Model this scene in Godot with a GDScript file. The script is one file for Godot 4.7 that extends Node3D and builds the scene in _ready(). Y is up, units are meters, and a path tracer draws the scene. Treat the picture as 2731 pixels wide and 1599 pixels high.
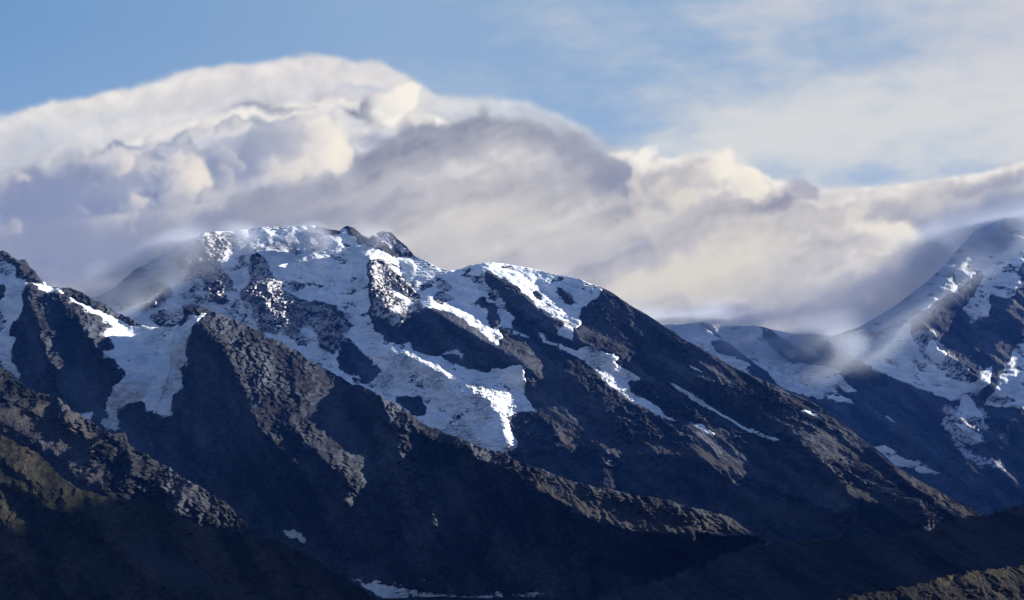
extends Node3D
# A glaciated massif under rolling cloud, seen across a shaded valley in low side light.
# x to the right, y up, -z away; metres. Every range is real terrain at its own distance: a leaning slope with a crest,
# spurs and crags in front and a falling back slope behind; glaciers are sheets of ice with their own thickness lying on it.

const W := 2731.0
const H := 1599.0
const ASPECT := 1024.0 / 600.0
const VFOV := 28.0
const PITCH := 10.8
const EYE := Vector3(0, 150, 0)
const TO_SUN := Vector3(0.9, 0.36, -0.06)

var half := tan(deg_to_rad(VFOV) / 2.0)
var ahead := Vector3(0, sin(deg_to_rad(PITCH)), -cos(deg_to_rad(PITCH)))
var over := Vector3(0, cos(deg_to_rad(PITCH)), sin(deg_to_rad(PITCH)))
var used := {}
var rock_mat: StandardMaterial3D
var ice_mat: StandardMaterial3D
var scrub_mat: StandardMaterial3D

# detail maps that the outlines were measured on: left, top, metres of map per unit
const MAP := {
	"s": [0.0, 0.0, 1.0], "c1": [0.0, 0.0, 0.5423], "c2": [1365.0, 0.0, 0.5423], "c3": [0.0, 600.0, 0.3593], "c4": [800.0, 600.0, 0.3593],
	"c5": [1600.0, 600.0, 0.4488], "c6": [0.0, 1060.0, 0.3654], "c7": [800.0, 1060.0, 0.377], "c8": [1700.0, 1060.0, 0.4091],
	"c9": [600.0, 1000.0, 0.278], "c10": [1300.0, 1000.0, 0.278], "c11": [2031.0, 1000.0, 0.278], "c12": [2331.0, 550.0, 0.1587], "c13": [0.0, 1180.0, 0.2841],
}


func pts(m: String, a: Array) -> PackedVector2Array:
	var out := PackedVector2Array()
	var k: Array = MAP[m]
	for i in range(0, a.size(), 2):
		out.append(Vector2(k[0] + a[i] * k[2], k[1] + a[i + 1] * k[2]))
	return out


func sight(p: Vector2) -> Vector3:
	return ahead + Vector3.RIGHT * ((p.x / W - 0.5) * 2.0 * half * ASPECT) + over * ((0.5 - p.y / H) * 2.0 * half)


func at(x: float, y: float, dist: float) -> Vector3:
	return EYE + sight(Vector2(x, y)) * dist


func noise(seed_: int, wavelength: float, octaves: int, ridged := false, gain := 0.5) -> FastNoiseLite:
	var n := FastNoiseLite.new()
	n.seed = seed_
	n.noise_type = FastNoiseLite.TYPE_SIMPLEX_SMOOTH
	n.frequency = 1.0 / wavelength
	n.fractal_type = FastNoiseLite.FRACTAL_RIDGED if ridged else FastNoiseLite.FRACTAL_FBM
	n.fractal_octaves = octaves
	n.fractal_gain = gain
	return n


func named(called: String) -> String:
	var n: int = used.get(called, 0)
	used[called] = n + 1
	return called if n == 0 else "%s_%03d" % [called, n]


func tag(o: Node3D, label: String, category := "", group := "", kind := "") -> void:
	o.set_meta("label", label)
	if category:
		o.set_meta("category", category)
	if group:
		o.set_meta("group", group)
	if kind:
		o.set_meta("kind", kind)


func grey_noise(seed_: int, size: int, freq: float, oct: int, lo: float, hi: float, ridged := false) -> NoiseTexture2D:
	var t := NoiseTexture2D.new()
	t.width = size
	t.height = size
	t.seamless = true
	t.noise = noise(seed_, 1.0 / freq, oct, ridged, 0.55)
	var g := Gradient.new()
	g.set_color(0, Color(lo, lo, lo))
	g.set_color(1, Color(hi, hi, hi))
	t.color_ramp = g
	return t


func surface(called: String, tile: float, tex: Texture2D, bump: Texture2D, height_cm: float, rough: float) -> StandardMaterial3D:
	var m := StandardMaterial3D.new()
	m.resource_name = called
	m.vertex_color_use_as_albedo = true
	m.albedo_texture = tex
	m.roughness = rough
	m.metallic_specular = 0.25
	m.uv1_triplanar = true
	m.uv1_world_triplanar = true
	m.uv1_scale = Vector3.ONE / tile
	m.heightmap_enabled = true
	m.heightmap_texture = bump
	m.heightmap_scale = height_cm
	return m


# ---------------------------------------------------------------- a range of hills

class Slope:
	var org: Vector3
	var nrm: Vector3
	var x0 := 0.0
	var x1 := 0.0
	var y0 := 0.0
	var y1 := 0.0
	var rw := 1536
	var rh := 560
	var nx := 0
	var ny := 0
	var back := 7
	var X := PackedFloat32Array()
	var crest := PackedFloat32Array()
	var Y := PackedFloat32Array()
	var base := PackedFloat32Array()      # slope and spurs, no crags
	var tile := 1.0

	func z(x: float, y: float) -> float:
		return org.z - (nrm.x * (x - org.x) + nrm.y * (y - org.y)) / nrm.z

	func hit(eye: Vector3, dir: Vector3) -> Vector2:
		var t := nrm.dot(org - eye) / nrm.dot(dir)
		var p := eye + dir * t
		return Vector2(p.x, p.y)


func lay(s: Slope, p: PackedVector2Array) -> PackedVector2Array:
	var out := PackedVector2Array()
	for q in p:
		out.append(s.hit(EYE, sight(q)))
	return out


func to_raster(s: Slope, p: PackedVector2Array) -> PackedVector2Array:
	var out := PackedVector2Array()
	for q in lay(s, p):
		out.append(Vector2((q.x - s.x0) / (s.x1 - s.x0) * s.rw, (q.y - s.y0) / (s.y1 - s.y0) * s.rh))
	return out


func fill(im: Image, p: PackedVector2Array, v: float) -> void:
	var c := Color(v, v, v)
	var lo := 1e9
	var hi := -1e9
	for q in p:
		lo = minf(lo, q.y)
		hi = maxf(hi, q.y)
	for row in range(maxi(0, int(lo)), mini(im.get_height() - 1, int(hi) + 1) + 1):
		var cuts := PackedFloat32Array()
		var yy := row + 0.5
		for i in p.size():
			var a := p[i]
			var b := p[(i + 1) % p.size()]
			if (a.y <= yy) != (b.y <= yy):
				cuts.append(a.x + (yy - a.y) / (b.y - a.y) * (b.x - a.x))
		cuts.sort()
		for k in range(0, cuts.size() - 1, 2):
			var xa := maxi(0, roundi(cuts[k]))
			var xb := mini(im.get_width(), roundi(cuts[k + 1]))
			if xb > xa:
				im.fill_rect(Rect2i(xa, row, xb - xa, 1), c)


func soft(im: Image, halvings: int) -> PackedFloat32Array:
	var w := im.get_width()
	var h := im.get_height()
	im.convert(Image.FORMAT_RF)
	for i in halvings:
		im.resize(maxi(2, im.get_width() / 2), maxi(2, im.get_height() / 2), Image.INTERPOLATE_BILINEAR)
	if halvings > 0:
		im.resize(w, h, Image.INTERPOLATE_CUBIC)
	return im.get_data().to_float32_array()


func mask(s: Slope, shapes: Array, holes: Array, halvings := 2) -> PackedFloat32Array:
	var im := Image.create_empty(s.rw, s.rh, false, Image.FORMAT_L8)
	for p in shapes:
		fill(im, to_raster(s, p), 1.0)
	for p in holes:
		fill(im, to_raster(s, p), 0.0)
	return soft(im, halvings)


func spur_map(s: Slope, spurs: Array, scale: float) -> PackedFloat32Array:
	# each spur: [outline, how far it stands out, reach on its upper or right side, reach on its lower or left side]
	var cw := 256
	var ch := 128
	var a := PackedFloat32Array()
	a.resize(cw * ch)
	var sx := (s.x1 - s.x0) / cw
	var sy := (s.y1 - s.y0) / ch
	for sp in spurs:
		var line := lay(s, sp[0])
		var amp: float = sp[1] * scale
		var wu: float = sp[2]
		var wd: float = sp[3]
		var w := maxf(wu, wd)
		var lo := line[0]
		var hi := line[0]
		for q in line:
			lo = lo.min(q)
			hi = hi.max(q)
		var i0 := clampi(int((lo.x - w - s.x0) / sx), 0, cw - 1)
		var i1 := clampi(int((hi.x + w - s.x0) / sx) + 1, 0, cw - 1)
		var j0 := clampi(int((lo.y - w - s.y0) / sy), 0, ch - 1)
		var j1 := clampi(int((hi.y + w - s.y0) / sy) + 1, 0, ch - 1)
		for j in range(j0, j1 + 1):
			for i in range(i0, i1 + 1):
				var p := Vector2(s.x0 + (i + 0.5) * sx, s.y0 + (j + 0.5) * sy)
				var best := 1e9
				var side := 1.0
				for k in line.size() - 1:
					var q0 := line[k]
					var d := line[k + 1] - q0
					var t := clampf((p - q0).dot(d) / d.length_squared(), 0.0, 1.0)
					var dd := p.distance_squared_to(q0 + d * t)
					if dd < best:
						best = dd
						side = d.cross(p - q0)
				var wide := wu if side > 0.0 else wd
				var r := 1.0 - sqrt(best) / wide
				if r > 0.0:
					var v := amp * r
					var n := j * cw + i
					if amp < 0.0:
						a[n] += v
					elif v > a[n]:
						a[n] = v + (a[n] * 0.25)
					else:
						a[n] += v * 0.25
	var im := Image.create_from_data(cw, ch, false, Image.FORMAT_RF, a.to_byte_array())
	im.resize(s.rw, s.rh, Image.INTERPOLATE_CUBIC)
	return im.get_data().to_float32_array()


func pick(a: PackedFloat32Array, w: int, h: int, fx: float, fy: float) -> float:
	fx = clampf(fx - 0.5, 0.0, w - 1.01)
	fy = clampf(fy - 0.5, 0.0, h - 1.01)
	var i := int(fx)
	var j := int(fy)
	fx -= i
	fy -= j
	var n := j * w + i
	return (a[n] * (1.0 - fx) + a[n + 1] * fx) * (1.0 - fy) + (a[n + w] * (1.0 - fx) + a[n + w + 1] * fx) * fy


func grid_mesh(v: PackedVector3Array, c: PackedColorArray, across: int, up: int, keep: PackedByteArray, m: Material) -> ArrayMesh:
	# columns of «up» points side by side; normals from the neighbours; cells without a kept corner are left out
	var n := PackedVector3Array()
	n.resize(v.size())
	for i in across:
		var ia := maxi(i - 1, 0) * up
		var ib := mini(i + 1, across - 1) * up
		for j in up:
			var dx := v[ib + j] - v[ia + j]
			var dy := v[i * up + mini(j + 1, up - 1)] - v[i * up + maxi(j - 1, 0)]
			n[i * up + j] = dx.cross(dy).normalized()
	var idx := PackedInt32Array()
	idx.resize((across - 1) * (up - 1) * 6)
	var all := keep.is_empty()
	var q := 0
	for i in across - 1:
		for j in up - 1:
			var p := i * up + j
			if all or keep[p] or keep[p + 1] or keep[p + up] or keep[p + up + 1]:
				idx[q] = p
				idx[q + 1] = p + up + 1
				idx[q + 2] = p + up
				idx[q + 3] = p
				idx[q + 4] = p + 1
				idx[q + 5] = p + up + 1
				q += 6
	idx.resize(q)
	if not all:
		# drop the unused points
		var moved := PackedInt32Array()
		moved.resize(v.size())
		moved.fill(-1)
		var v2 := PackedVector3Array()
		var n2 := PackedVector3Array()
		var c2 := PackedColorArray()
		for k in idx.size():
			var p := idx[k]
			if moved[p] < 0:
				moved[p] = v2.size()
				v2.append(v[p])
				n2.append(n[p])
				c2.append(c[p])
			idx[k] = moved[p]
		v = v2
		n = n2
		c = c2
	if idx.is_empty():
		return null
	var arrays := []
	arrays.resize(Mesh.ARRAY_MAX)
	arrays[Mesh.ARRAY_VERTEX] = v
	arrays[Mesh.ARRAY_NORMAL] = n
	arrays[Mesh.ARRAY_COLOR] = c
	arrays[Mesh.ARRAY_INDEX] = idx
	var mesh := ArrayMesh.new()
	mesh.add_surface_from_arrays(Mesh.PRIMITIVE_TRIANGLES, arrays)
	mesh.surface_set_material(0, m)
	return mesh


func put(called: String, mesh: Mesh) -> MeshInstance3D:
	var o := MeshInstance3D.new()
	o.name = named(called)
	o.mesh = mesh
	add_child(o, true)
	return o


func hills(called: String, label: String, d: Dictionary) -> void:
	# d: anchor, dist, slope, turn, crest, floor, nx, ny, jag, spurs, crags, dust, ice [...]
	var s := Slope.new()
	var steep := deg_to_rad(d.slope)
	var turn := deg_to_rad(d.get("turn", 0.0))
	s.org = at(d.anchor[0], d.anchor[1], d.dist)
	s.nrm = Vector3(sin(turn) * sin(steep), cos(steep), cos(turn) * sin(steep))
	var line := lay(s, d.crest)
	s.x0 = line[0].x
	s.x1 = line[-1].x
	s.y0 = d.floor
	s.nx = d.nx
	s.ny = d.ny
	s.y1 = s.y0
	var sd: int = d.seed
	var jag := noise(sd + 1, d.get("jag_wave", 90.0), 5, false, 0.6)
	s.X.resize(s.nx)
	s.crest.resize(s.nx)
	var k := 0
	for i in s.nx:
		var x := lerpf(s.x0, s.x1, i / (s.nx - 1.0))
		while k < line.size() - 2 and line[k + 1].x < x:
			k += 1
		var t := clampf((x - line[k].x) / (line[k + 1].x - line[k].x), 0.0, 1.0)
		s.X[i] = x
		s.crest[i] = maxf(lerpf(line[k].y, line[k + 1].y, t), s.y0 + 40.0)
		s.y1 = maxf(s.y1, s.crest[i])
	s.y1 += 30.0
	var foot := PackedFloat32Array()
	foot.resize(s.nx)
	foot.fill(s.y0)
	if d.has("foot"):
		var fl := lay(s, d.foot)
		for i in s.nx:
			foot[i] = clampf(top_of(fl, s.X[i]) , s.y0, s.crest[i] - 60.0)
			if s.X[i] > fl[-1].x:
				foot[i] = s.y0
	else:
		for i in s.nx:
			foot[i] = minf(s.y0, s.crest[i] - 40.0)
	var glaciers: Array = d.get("ice", [])
	var all_ice := []
	var holes := []
	for g in glaciers:
		all_ice.append_array(g.shapes)
		holes.append_array(g.get("holes", []))
	var ice_map := mask(s, all_ice, holes, 2)
	var crag_map := mask(s, d.get("crags", []), d.get("smooth", []), 3)
	var dust_map := mask(s, d.get("dust", []), [], 3)
	var scree_map := mask(s, d.get("scree", []), [], 3)
	var turf_map := mask(s, d.get("turf", []), [], 3)
	var spurs := spur_map(s, d.get("spurs", []), d.get("spur_scale", 2.0))
	var warp := noise(sd + 2, d.get("warp_wave", 70.0), 4)
	var big := noise(sd + 3, d.get("big_wave", 420.0), 3, true)
	var crag := noise(sd + 4, d.get("crag_wave", 110.0), 6, true, 0.64)
	var grit := noise(sd + 5, d.get("grit_wave", 26.0), 3)
	var shard := noise(sd + 7, d.get("grit_wave", 26.0) * 1.6, 4, true, 0.6)
	var tone := noise(sd + 6, d.get("tone_wave", 200.0), 6, false, 0.62)
	var gully := noise(sd + 8, d.get("crag_wave", 110.0) * 0.75, 4, true, 0.5)
	var strata := noise(sd + 9, d.get("grit_wave", 26.0) * 0.9, 4, true, 0.55)
	var patchy := noise(sd + 10, d.get("big_wave", 420.0) * 0.6, 2)
	var gully_amp: float = d.get("gully", 10.0)
	var bed_amp: float = d.get("bed", 4.0)
	var dip := deg_to_rad(d.get("dip", -32.0))
	var cd := cos(dip)
	var sn := sin(dip)
	var wa: float = d.get("warp", 14.0)
	var big_amp: float = d.get("big", 30.0)
	var lo: float = d.get("crag_lo", 8.0)
	var hi: float = d.get("crag_hi", 45.0)
	var lean: float = d.get("lean", 0.5)
	var grit_amp: float = d.get("grit", 3.0)
	var jag_amp: float = d.get("jag", 8.0)
	var hollow: float = d.get("hollow", 0.0)
	var rock: Color = d.get("rock", Color(0.048, 0.056, 0.069))
	var scree: Color = d.get("scree_tone", Color(0.05, 0.05, 0.05))
	var turf := Color(0.0165, 0.0195, 0.0105)
	var straw := Color(0.027, 0.0235, 0.016)
	var white := Color(0.8, 0.82, 0.85)
	var up := s.ny + s.back
	s.Y.resize(s.nx * up)
	s.base.resize(s.nx * up)
	var v := PackedVector3Array()
	var c := PackedColorArray()
	v.resize(s.nx * up)
	c.resize(s.nx * up)
	var kx := s.rw / (s.x1 - s.x0)
	var ky := s.rh / (s.y1 - s.y0)
	var bare := PackedByteArray()
	for i in s.nx:
		var x := s.X[i]
		var top_ice := pick(ice_map, s.rw, s.rh, (x - s.x0) * kx, (s.crest[i] - 12.0 - s.y0) * ky)
		var top := s.crest[i] + jag.get_noise_1d(x) * jag_amp * (1.0 - 0.8 * top_ice)
		for j in up:
			var n := i * up + j
			var y := 0.0
			var behind := 0.0
			if j < s.ny:
				y = lerpf(foot[i], top, j / (s.ny - 1.0))
			else:
				var b := j - s.ny + 1.0
				y = top - pow(b, 2.2) * 6.0 - 2.0 * b
				behind = pow(b, 2.0) * 6.0 + 8.0 * b
			var yf := minf(y, top) if behind == 0.0 else top
			var w1 := warp.get_noise_2d(x, yf)
			var w2 := warp.get_noise_2d(x + 7000.0, yf)
			var rx := (x - s.x0) * kx
			var ry := (yf - s.y0) * ky
			var wx := rx + w1 * wa * kx
			var wy := ry + w2 * wa * ky
			var ice := clampf(pick(ice_map, s.rw, s.rh, wx, wy), 0.0, 1.0)
			var cm := clampf(pick(crag_map, s.rw, s.rh, wx, wy), 0.0, 1.0)
			var sp := pick(spurs, s.rw, s.rh, rx + w1 * wa * kx * 0.6, ry + w2 * wa * ky * 0.6)
			var hx := x + w1 * wa * 2.2
			var hy := yf + w2 * wa * 2.2
			var cr := crag.get_noise_2d((hx + lean * hy) * 0.95, hy * 0.4)
			var gr := grit.get_noise_2d(x, yf)
			var gu := gully.get_noise_2d(hx + lean * hy, hy * 0.22)
			var st := strata.get_noise_2d((hx * cd - hy * sn) * 0.16, hx * sn + hy * cd)
			var pt := clampf(0.85 + 0.9 * patchy.get_noise_2d(x, yf), 0.3, 1.5)
			var depth := sp + big.get_noise_2d(x + lean * yf, yf * 0.5) * big_amp * (1.0 - 0.6 * ice)
			var tf := j / (s.ny - 1.0)
			if hollow != 0.0:
				depth -= hollow * 4.0 * tf * (1.0 - tf) if tf < 1.0 else 0.0
			var zb := s.z(x, yf) + depth - behind
			s.Y[n] = y
			s.base[n] = zb
			var rough := (lo + (hi - lo) * cm) * (1.0 - 0.88 * smoothstep(0.45, 1.0, ice))
			var sh := shard.get_noise_2d(hx + lean * hy, hy * 0.42)
			var firm := 1.0 - 0.8 * smoothstep(0.45, 1.0, ice)
			v[n] = Vector3(x, y, zb + cr * rough * pt + gu * gully_amp * firm * (0.7 + 0.6 * cm) + st * bed_amp * firm * (0.45 + cm * pt) + (gr + sh * 1.6) * grit_amp * (0.35 + 1.3 * cm * pt) * firm)
			var tn := tone.get_noise_2d(hx + lean * hy, hy * 0.45)
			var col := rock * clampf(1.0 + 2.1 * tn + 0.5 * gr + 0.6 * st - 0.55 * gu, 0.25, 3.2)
			var sc := clampf(pick(scree_map, s.rw, s.rh, wx, wy), 0.0, 1.0)
			if sc > 0.0:
				col = col.lerp(scree * (1.0 + 0.3 * tn), sc)
			var tu := clampf(pick(turf_map, s.rw, s.rh, wx, wy), 0.0, 1.0)
			if tu > 0.0:
				col = col.lerp(turf.lerp(straw, smoothstep(0.0, 0.5, tn + 0.5 * st)) * clampf(1.0 + 1.6 * tn + 1.1 * gr + 0.5 * sh, 0.25, 2.6), tu)
			var du := maxf(pick(dust_map, s.rw, s.rh, wx, wy), ice * 0.85)
			if du > 0.02:
				var lies := smoothstep(0.0, 0.3, st * 0.75 + gr * 0.5 + w2 * 0.5 + (du - 0.98) * 1.1)
				col = col.lerp(white, lies * 0.9)
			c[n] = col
	var o := put(called, grid_mesh(v, c, s.nx, up, bare, d.get("mat", rock_mat)))
	tag(o, label, "", "", "structure")
	for g in glaciers:
		ice_sheet(s, g, sd)


func ice_sheet(s: Slope, g: Dictionary, sd: int) -> void:
	var thin: bool = str(g.name).ends_with("streak") or g.has("narrow")
	var m := mask(s, g.shapes, g.get("holes", []), 1 if thin else 2)
	var bias := 0.16 if thin else 0.0
	var lo_x := 1e9
	var hi_x := -1e9
	for shape in g.shapes:
		for q in lay(s, shape):
			lo_x = minf(lo_x, q.x)
			hi_x = maxf(hi_x, q.x)
	var warp := noise(sd + 2, g.get("warp_wave", 70.0), 4)
	var fray := noise(sd + 12, 30.0, 4, false, 0.65)
	var swell := noise(sd + 13, g.get("wave", 190.0), 4, false, 0.5)
	var crack := noise(sd + 14, g.get("crack_wave", 46.0), 3, true, 0.55)
	var serac := noise(sd + 16, g.get("serac_wave", 32.0), 4, true, 0.65)
	var zone := noise(sd + 17, 240.0, 3)
	var soil := noise(sd + 15, 120.0, 4)
	var thick: float = g.get("thick", 16.0) * 0.45
	var wa: float = g.get("warp", 14.0)
	var rough: float = g.get("rough", 4.0)
	var ser: float = g.get("serac", 0.0)
	var dirt: float = g.get("dirt", 0.1)
	var edge: float = g.get("fray", 0.3)
	var serac_map := mask(s, g.get("broken", []), [], 3)
	var up := s.ny + s.back
	var i0 := clampi(int((lo_x - 60.0 - s.x0) / (s.x1 - s.x0) * (s.nx - 1)), 0, s.nx - 2)
	var i1 := clampi(int((hi_x + 60.0 - s.x0) / (s.x1 - s.x0) * (s.nx - 1)) + 1, i0 + 1, s.nx - 1)
	var across := i1 - i0 + 1
	var v := PackedVector3Array()
	var c := PackedColorArray()
	var keep := PackedByteArray()
	v.resize(across * up)
	c.resize(across * up)
	keep.resize(across * up)
	var kx := s.rw / (s.x1 - s.x0)
	var ky := s.rh / (s.y1 - s.y0)
	var snow: Color = g.get("snow", Color(0.78, 0.81, 0.845))
	var blue: Color = g.get("blue", Color(0.52, 0.65, 0.74))
	var brown := Color(0.36, 0.34, 0.33)
	for i in across:
		var x := s.X[i0 + i]
		for j in up:
			var src := (i0 + i) * up + j
			var n := i * up + j
			var y := s.Y[src]
			var yf := minf(y, s.Y[(i0 + i) * up + s.ny - 1]) if j < s.ny else s.Y[(i0 + i) * up + s.ny - 1]
			var w1 := warp.get_noise_2d(x, yf)
			var w2 := warp.get_noise_2d(x + 7000.0, yf)
			var fx := (x - s.x0 + w1 * wa) * kx
			var fy := (yf - s.y0 + w2 * wa) * ky
			var a := pick(m, s.rw, s.rh, fx, fy)
			if a > 0.02:
				a += fray.get_noise_2d((x * 0.85 - yf * 0.53) * 0.45 + w1 * 20.0, x * 0.53 + yf * 0.85) * edge + bias
			if a <= 0.3:
				v[n] = Vector3(x, y, s.base[src] - 25.0)
				c[n] = snow
				continue
			keep[n] = 1
			var t := clampf((a - 0.5) * 2.4, -1.0, 1.0)
			var r1 := swell.get_noise_2d(x + yf * 0.4, yf * 1.5)
			var zn := smoothstep(-0.15, 0.35, zone.get_noise_2d(x, yf))
			var r2 := -crack.get_noise_2d(x * 0.55 + yf * 0.25, yf * 1.9 - x * 0.2) * zn
			var br := clampf(pick(serac_map, s.rw, s.rh, fx, fy), 0.0, 1.0)
			var r3 := serac.get_noise_2d((x + yf * 0.5) * 0.7 + w1 * 30.0, yf * 1.3 - x * 0.3 + w2 * 30.0)
			var inside := clampf((a - 0.45) * 4.0, 0.0, 1.0)
			var lift := (t * thick if t > 0.0 else t * 18.0) + (r1 * rough * 2.2 + r2 * (6.0 + ser * 1.5) + r3 * (1.2 + br * (5.0 + 14.0 * zn) + ser * 0.4)) * inside
			v[n] = Vector3(x, y + maxf(0.0, t) * 1.5, s.base[src] + lift)
			var so := soil.get_noise_2d(x + yf, yf * 1.7)
			var col := snow.lerp(blue, clampf(0.36 + absf(minf(r2, 0.0)) * 0.7 - r3 * (0.15 + br * 0.6) + so * 0.7, 0.0, 1.0))
			col = col.lerp(brown, clampf(dirt * (0.5 + 1.6 * so + 0.9 * r1 - r3 * (0.4 + br)), 0.0, 0.85))
			c[n] = col
	var mesh := grid_mesh(v, c, across, up, keep, ice_mat)
	if mesh == null:
		print("no ice: ", g.label)
		return
	var o := put(g.name, mesh)
	tag(o, g.label, g.get("category", "glacier"), g.get("group", ""))


# ---------------------------------------------------------------- sky and cloud

func top_of(line: PackedVector2Array, x: float) -> float:
	var n := line.size()
	if x <= line[0].x:
		return line[0].y
	for k in n - 1:
		if x < line[k + 1].x:
			return lerpf(line[k].y, line[k + 1].y, (x - line[k].x) / (line[k + 1].x - line[k].x))
	return line[n - 1].y


func rgb(r: float, g: float, b: float) -> Vector3:
	return Vector3(r, g, b)


func paint_sky() -> ImageTexture:
	# the whole sphere small and loose first: blue air, thin high cloud, a bank of cloud round the horizon ...
	var cloud := noise(71, 0.34, 5, false, 0.55)
	var veil := noise(72, 0.8, 5, false, 0.6)
	var gw := 512
	var gh := 256
	var g := Image.create_empty(gw, gh, false, Image.FORMAT_RGBF)
	for j in gh:
		var el := (0.5 - (j + 0.5) / gh) * PI
		for i in gw:
			var az := ((i + 0.5) / gw - 0.5) * TAU
			var dir := Vector3(sin(az) * cos(el), sin(el), -cos(az) * cos(el))
			var e := maxf(el, 0.0)
			var col := rgb(140, 177, 216).lerp(rgb(62, 104, 172), clampf(e / 0.8, 0.0, 1.0))
			var vv := smoothstep(-0.1, 0.55, veil.get_noise_3d(dir.x, dir.y * 2.5, dir.z) + 0.1)
			col = col.lerp(rgb(204, 208, 212), vv * 0.7)
			var top := 0.27 + 0.16 * cloud.get_noise_3d(dir.x * 0.6, 3.0, dir.z * 0.6)
			var cl := smoothstep(0.03, -0.05, e - top + 0.07 * cloud.get_noise_3d(dir.x * 2.0, dir.y * 4.0, dir.z * 2.0))
			var sh := clampf(0.5 + 0.7 * cloud.get_noise_3d(dir.x, dir.y * 2.2 - dir.x * 0.4, dir.z) - (top - e) * 0.8, 0.0, 1.0)
			col = col.lerp(rgb(158, 163, 176).lerp(rgb(216, 214, 208), sh), cl)
			g.set_pixel(i, j, Color(col.x / 255.0, col.y / 255.0, col.z / 255.0))
	var sw := 4096
	var shh := 2048
	g.resize(sw, shh, Image.INTERPOLATE_CUBIC)
	# ... then the part before the camera at full size
	var px0 := 2048 - 360
	var px1 := 2048 + 360
	var py0 := 1024 - 380
	var py1 := 1024 + 20
	var w := px1 - px0
	var h := py1 - py0
	var U := PackedFloat32Array()
	var V := PackedFloat32Array()
	var R := PackedVector3Array()
	U.resize(w * h)
	V.resize(w * h)
	R.resize(w * h)
	var drift := noise(81, 300.0, 5, false, 0.55)
	var curl := noise(82, 110.0, 4, false, 0.55)
	var streak := noise(83, 150.0, 4, false, 0.5)
	var puff := noise(84, 60.0, 4, false, 0.6)
	var wisp := noise(85, 420.0, 6, false, 0.6)
	var lump := noise(86, 170.0, 1)
	var layers := cloud_layers()
	var lights := cloud_lights()
	var fr := W / (2.0 * half * ASPECT)
	for j in h:
		var el := (0.5 - (py0 + j + 0.5) / shh) * PI
		for i in w:
			var az := ((px0 + i + 0.5) / sw - 0.5) * TAU
			var dir := Vector3(sin(az) * cos(el), sin(el), -cos(az) * cos(el))
			var f := dir.dot(ahead)
			var x := W * 0.5 + dir.x / f * fr
			var y := H * 0.5 - dir.dot(over) / f * fr
			# blue air
			var col := rgb(114, 155, 198).lerp(rgb(142, 174, 206), clampf(x / 1100.0, 0.0, 1.0))
			col = col.lerp(rgb(152, 183, 214), clampf((y - 60.0) / 480.0, 0.0, 1.0) * 0.75)
			# thin high cloud, thickening to the right
			var n1 := wisp.get_noise_2d(x * 0.55 + y * 0.25, y * 1.5)
			var n2 := wisp.get_noise_2d(x * 1.1 + 900.0 + y * 0.5, y * 2.4 + 300.0)
			var cover := smoothstep(1000.0, 2300.0, x) * 0.46 + 0.32 * exp(-pow((y - 390.0 + (x - 2000.0) * 0.03) / 120.0, 2.0)) * smoothstep(1300.0, 1750.0, x)
			cover += 0.3 * smoothstep(2250.0, 2731.0, x + (160.0 - y) * 0.9) - 0.25 * exp(-pow((y - 470.0) / 34.0, 2.0)) * smoothstep(1950.0, 2100.0, x)
			var ci := smoothstep(-0.05, 1.0, cover + 0.1 + n1 * 0.6 + n2 * 0.3) * smoothstep(700.0, 1700.0, x)
			col = col.lerp(rgb(212, 213, 213), ci * 0.9)
			var dx := drift.get_noise_2d(x, y)
			var dy := drift.get_noise_2d(x + 4000.0, y)
			var cx := curl.get_noise_2d(x, y)
			var cy := curl.get_noise_2d(x + 4000.0, y)
			var st := streak.get_noise_2d(x * 0.28 - y * 0.1 + dx * 20.0, y * 1.5 + x * 0.6 + dy * 40.0)
			var pf := puff.get_noise_2d(x, y)
			var li := 0.0
			for L in layers:
				li += 1.0
				var edge: float = top_of(L[0], x) + L[1] * (cx * 0.8 + pf * 0.6)
				var inn: float = y - edge
				if inn < -L[2]:
					continue
				var a: float = smoothstep(-L[2], L[2], inn) * L[6]
				if L[7] > 0.0:
					a *= 1.0 - smoothstep(L[7], L[7] + 320.0, x + inn * 0.8)
				var lit: Vector3 = L[3]
				var body: Vector3 = L[4]
				var cc := lit.lerp(body, smoothstep(0.0, L[5], inn + st * 34.0 + pf * 10.0))
				var bx: float = (x + cx * 30.0 + dx * 40.0 + li * 1700.0) / L[9]
				var by: float = (y + cy * 30.0 + dy * 40.0 + x * 0.22) * 1.45 / L[9]
				var h0 := absf(lump.get_noise_2d(bx, by)) + 0.5 * absf(lump.get_noise_2d(bx * 2.1 + 50.0, by * 2.1)) + 0.13 * absf(lump.get_noise_2d(bx * 4.7, by * 4.7 + 90.0))
				var bx1 := bx + 20.0
				var by1 := by - 14.0
				var h1 := absf(lump.get_noise_2d(bx1, by1)) + 0.5 * absf(lump.get_noise_2d(bx1 * 2.1 + 50.0, by1 * 2.1)) + 0.13 * absf(lump.get_noise_2d(bx1 * 4.7, by1 * 4.7 + 90.0))
				var turn := clampf((h0 - h1) * 2.2, -1.0, 1.0)
				cc += Vector3(30, 28, 22) * turn * L[8] * (0.35 + 0.65 * exp(-maxf(inn, 0.0) / 230.0)) + Vector3(17, 16, 13) * (st * L[10] + cx * 0.55 + pf * 0.3)
				col = col.lerp(cc, a)
			var k := j * w + i
			U[k] = x + dx * 34.0 + cx * 22.0 + pf * 7.0
			V[k] = y + dy * 30.0 + cy * 20.0 + pf * 7.0
			R[k] = col
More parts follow.
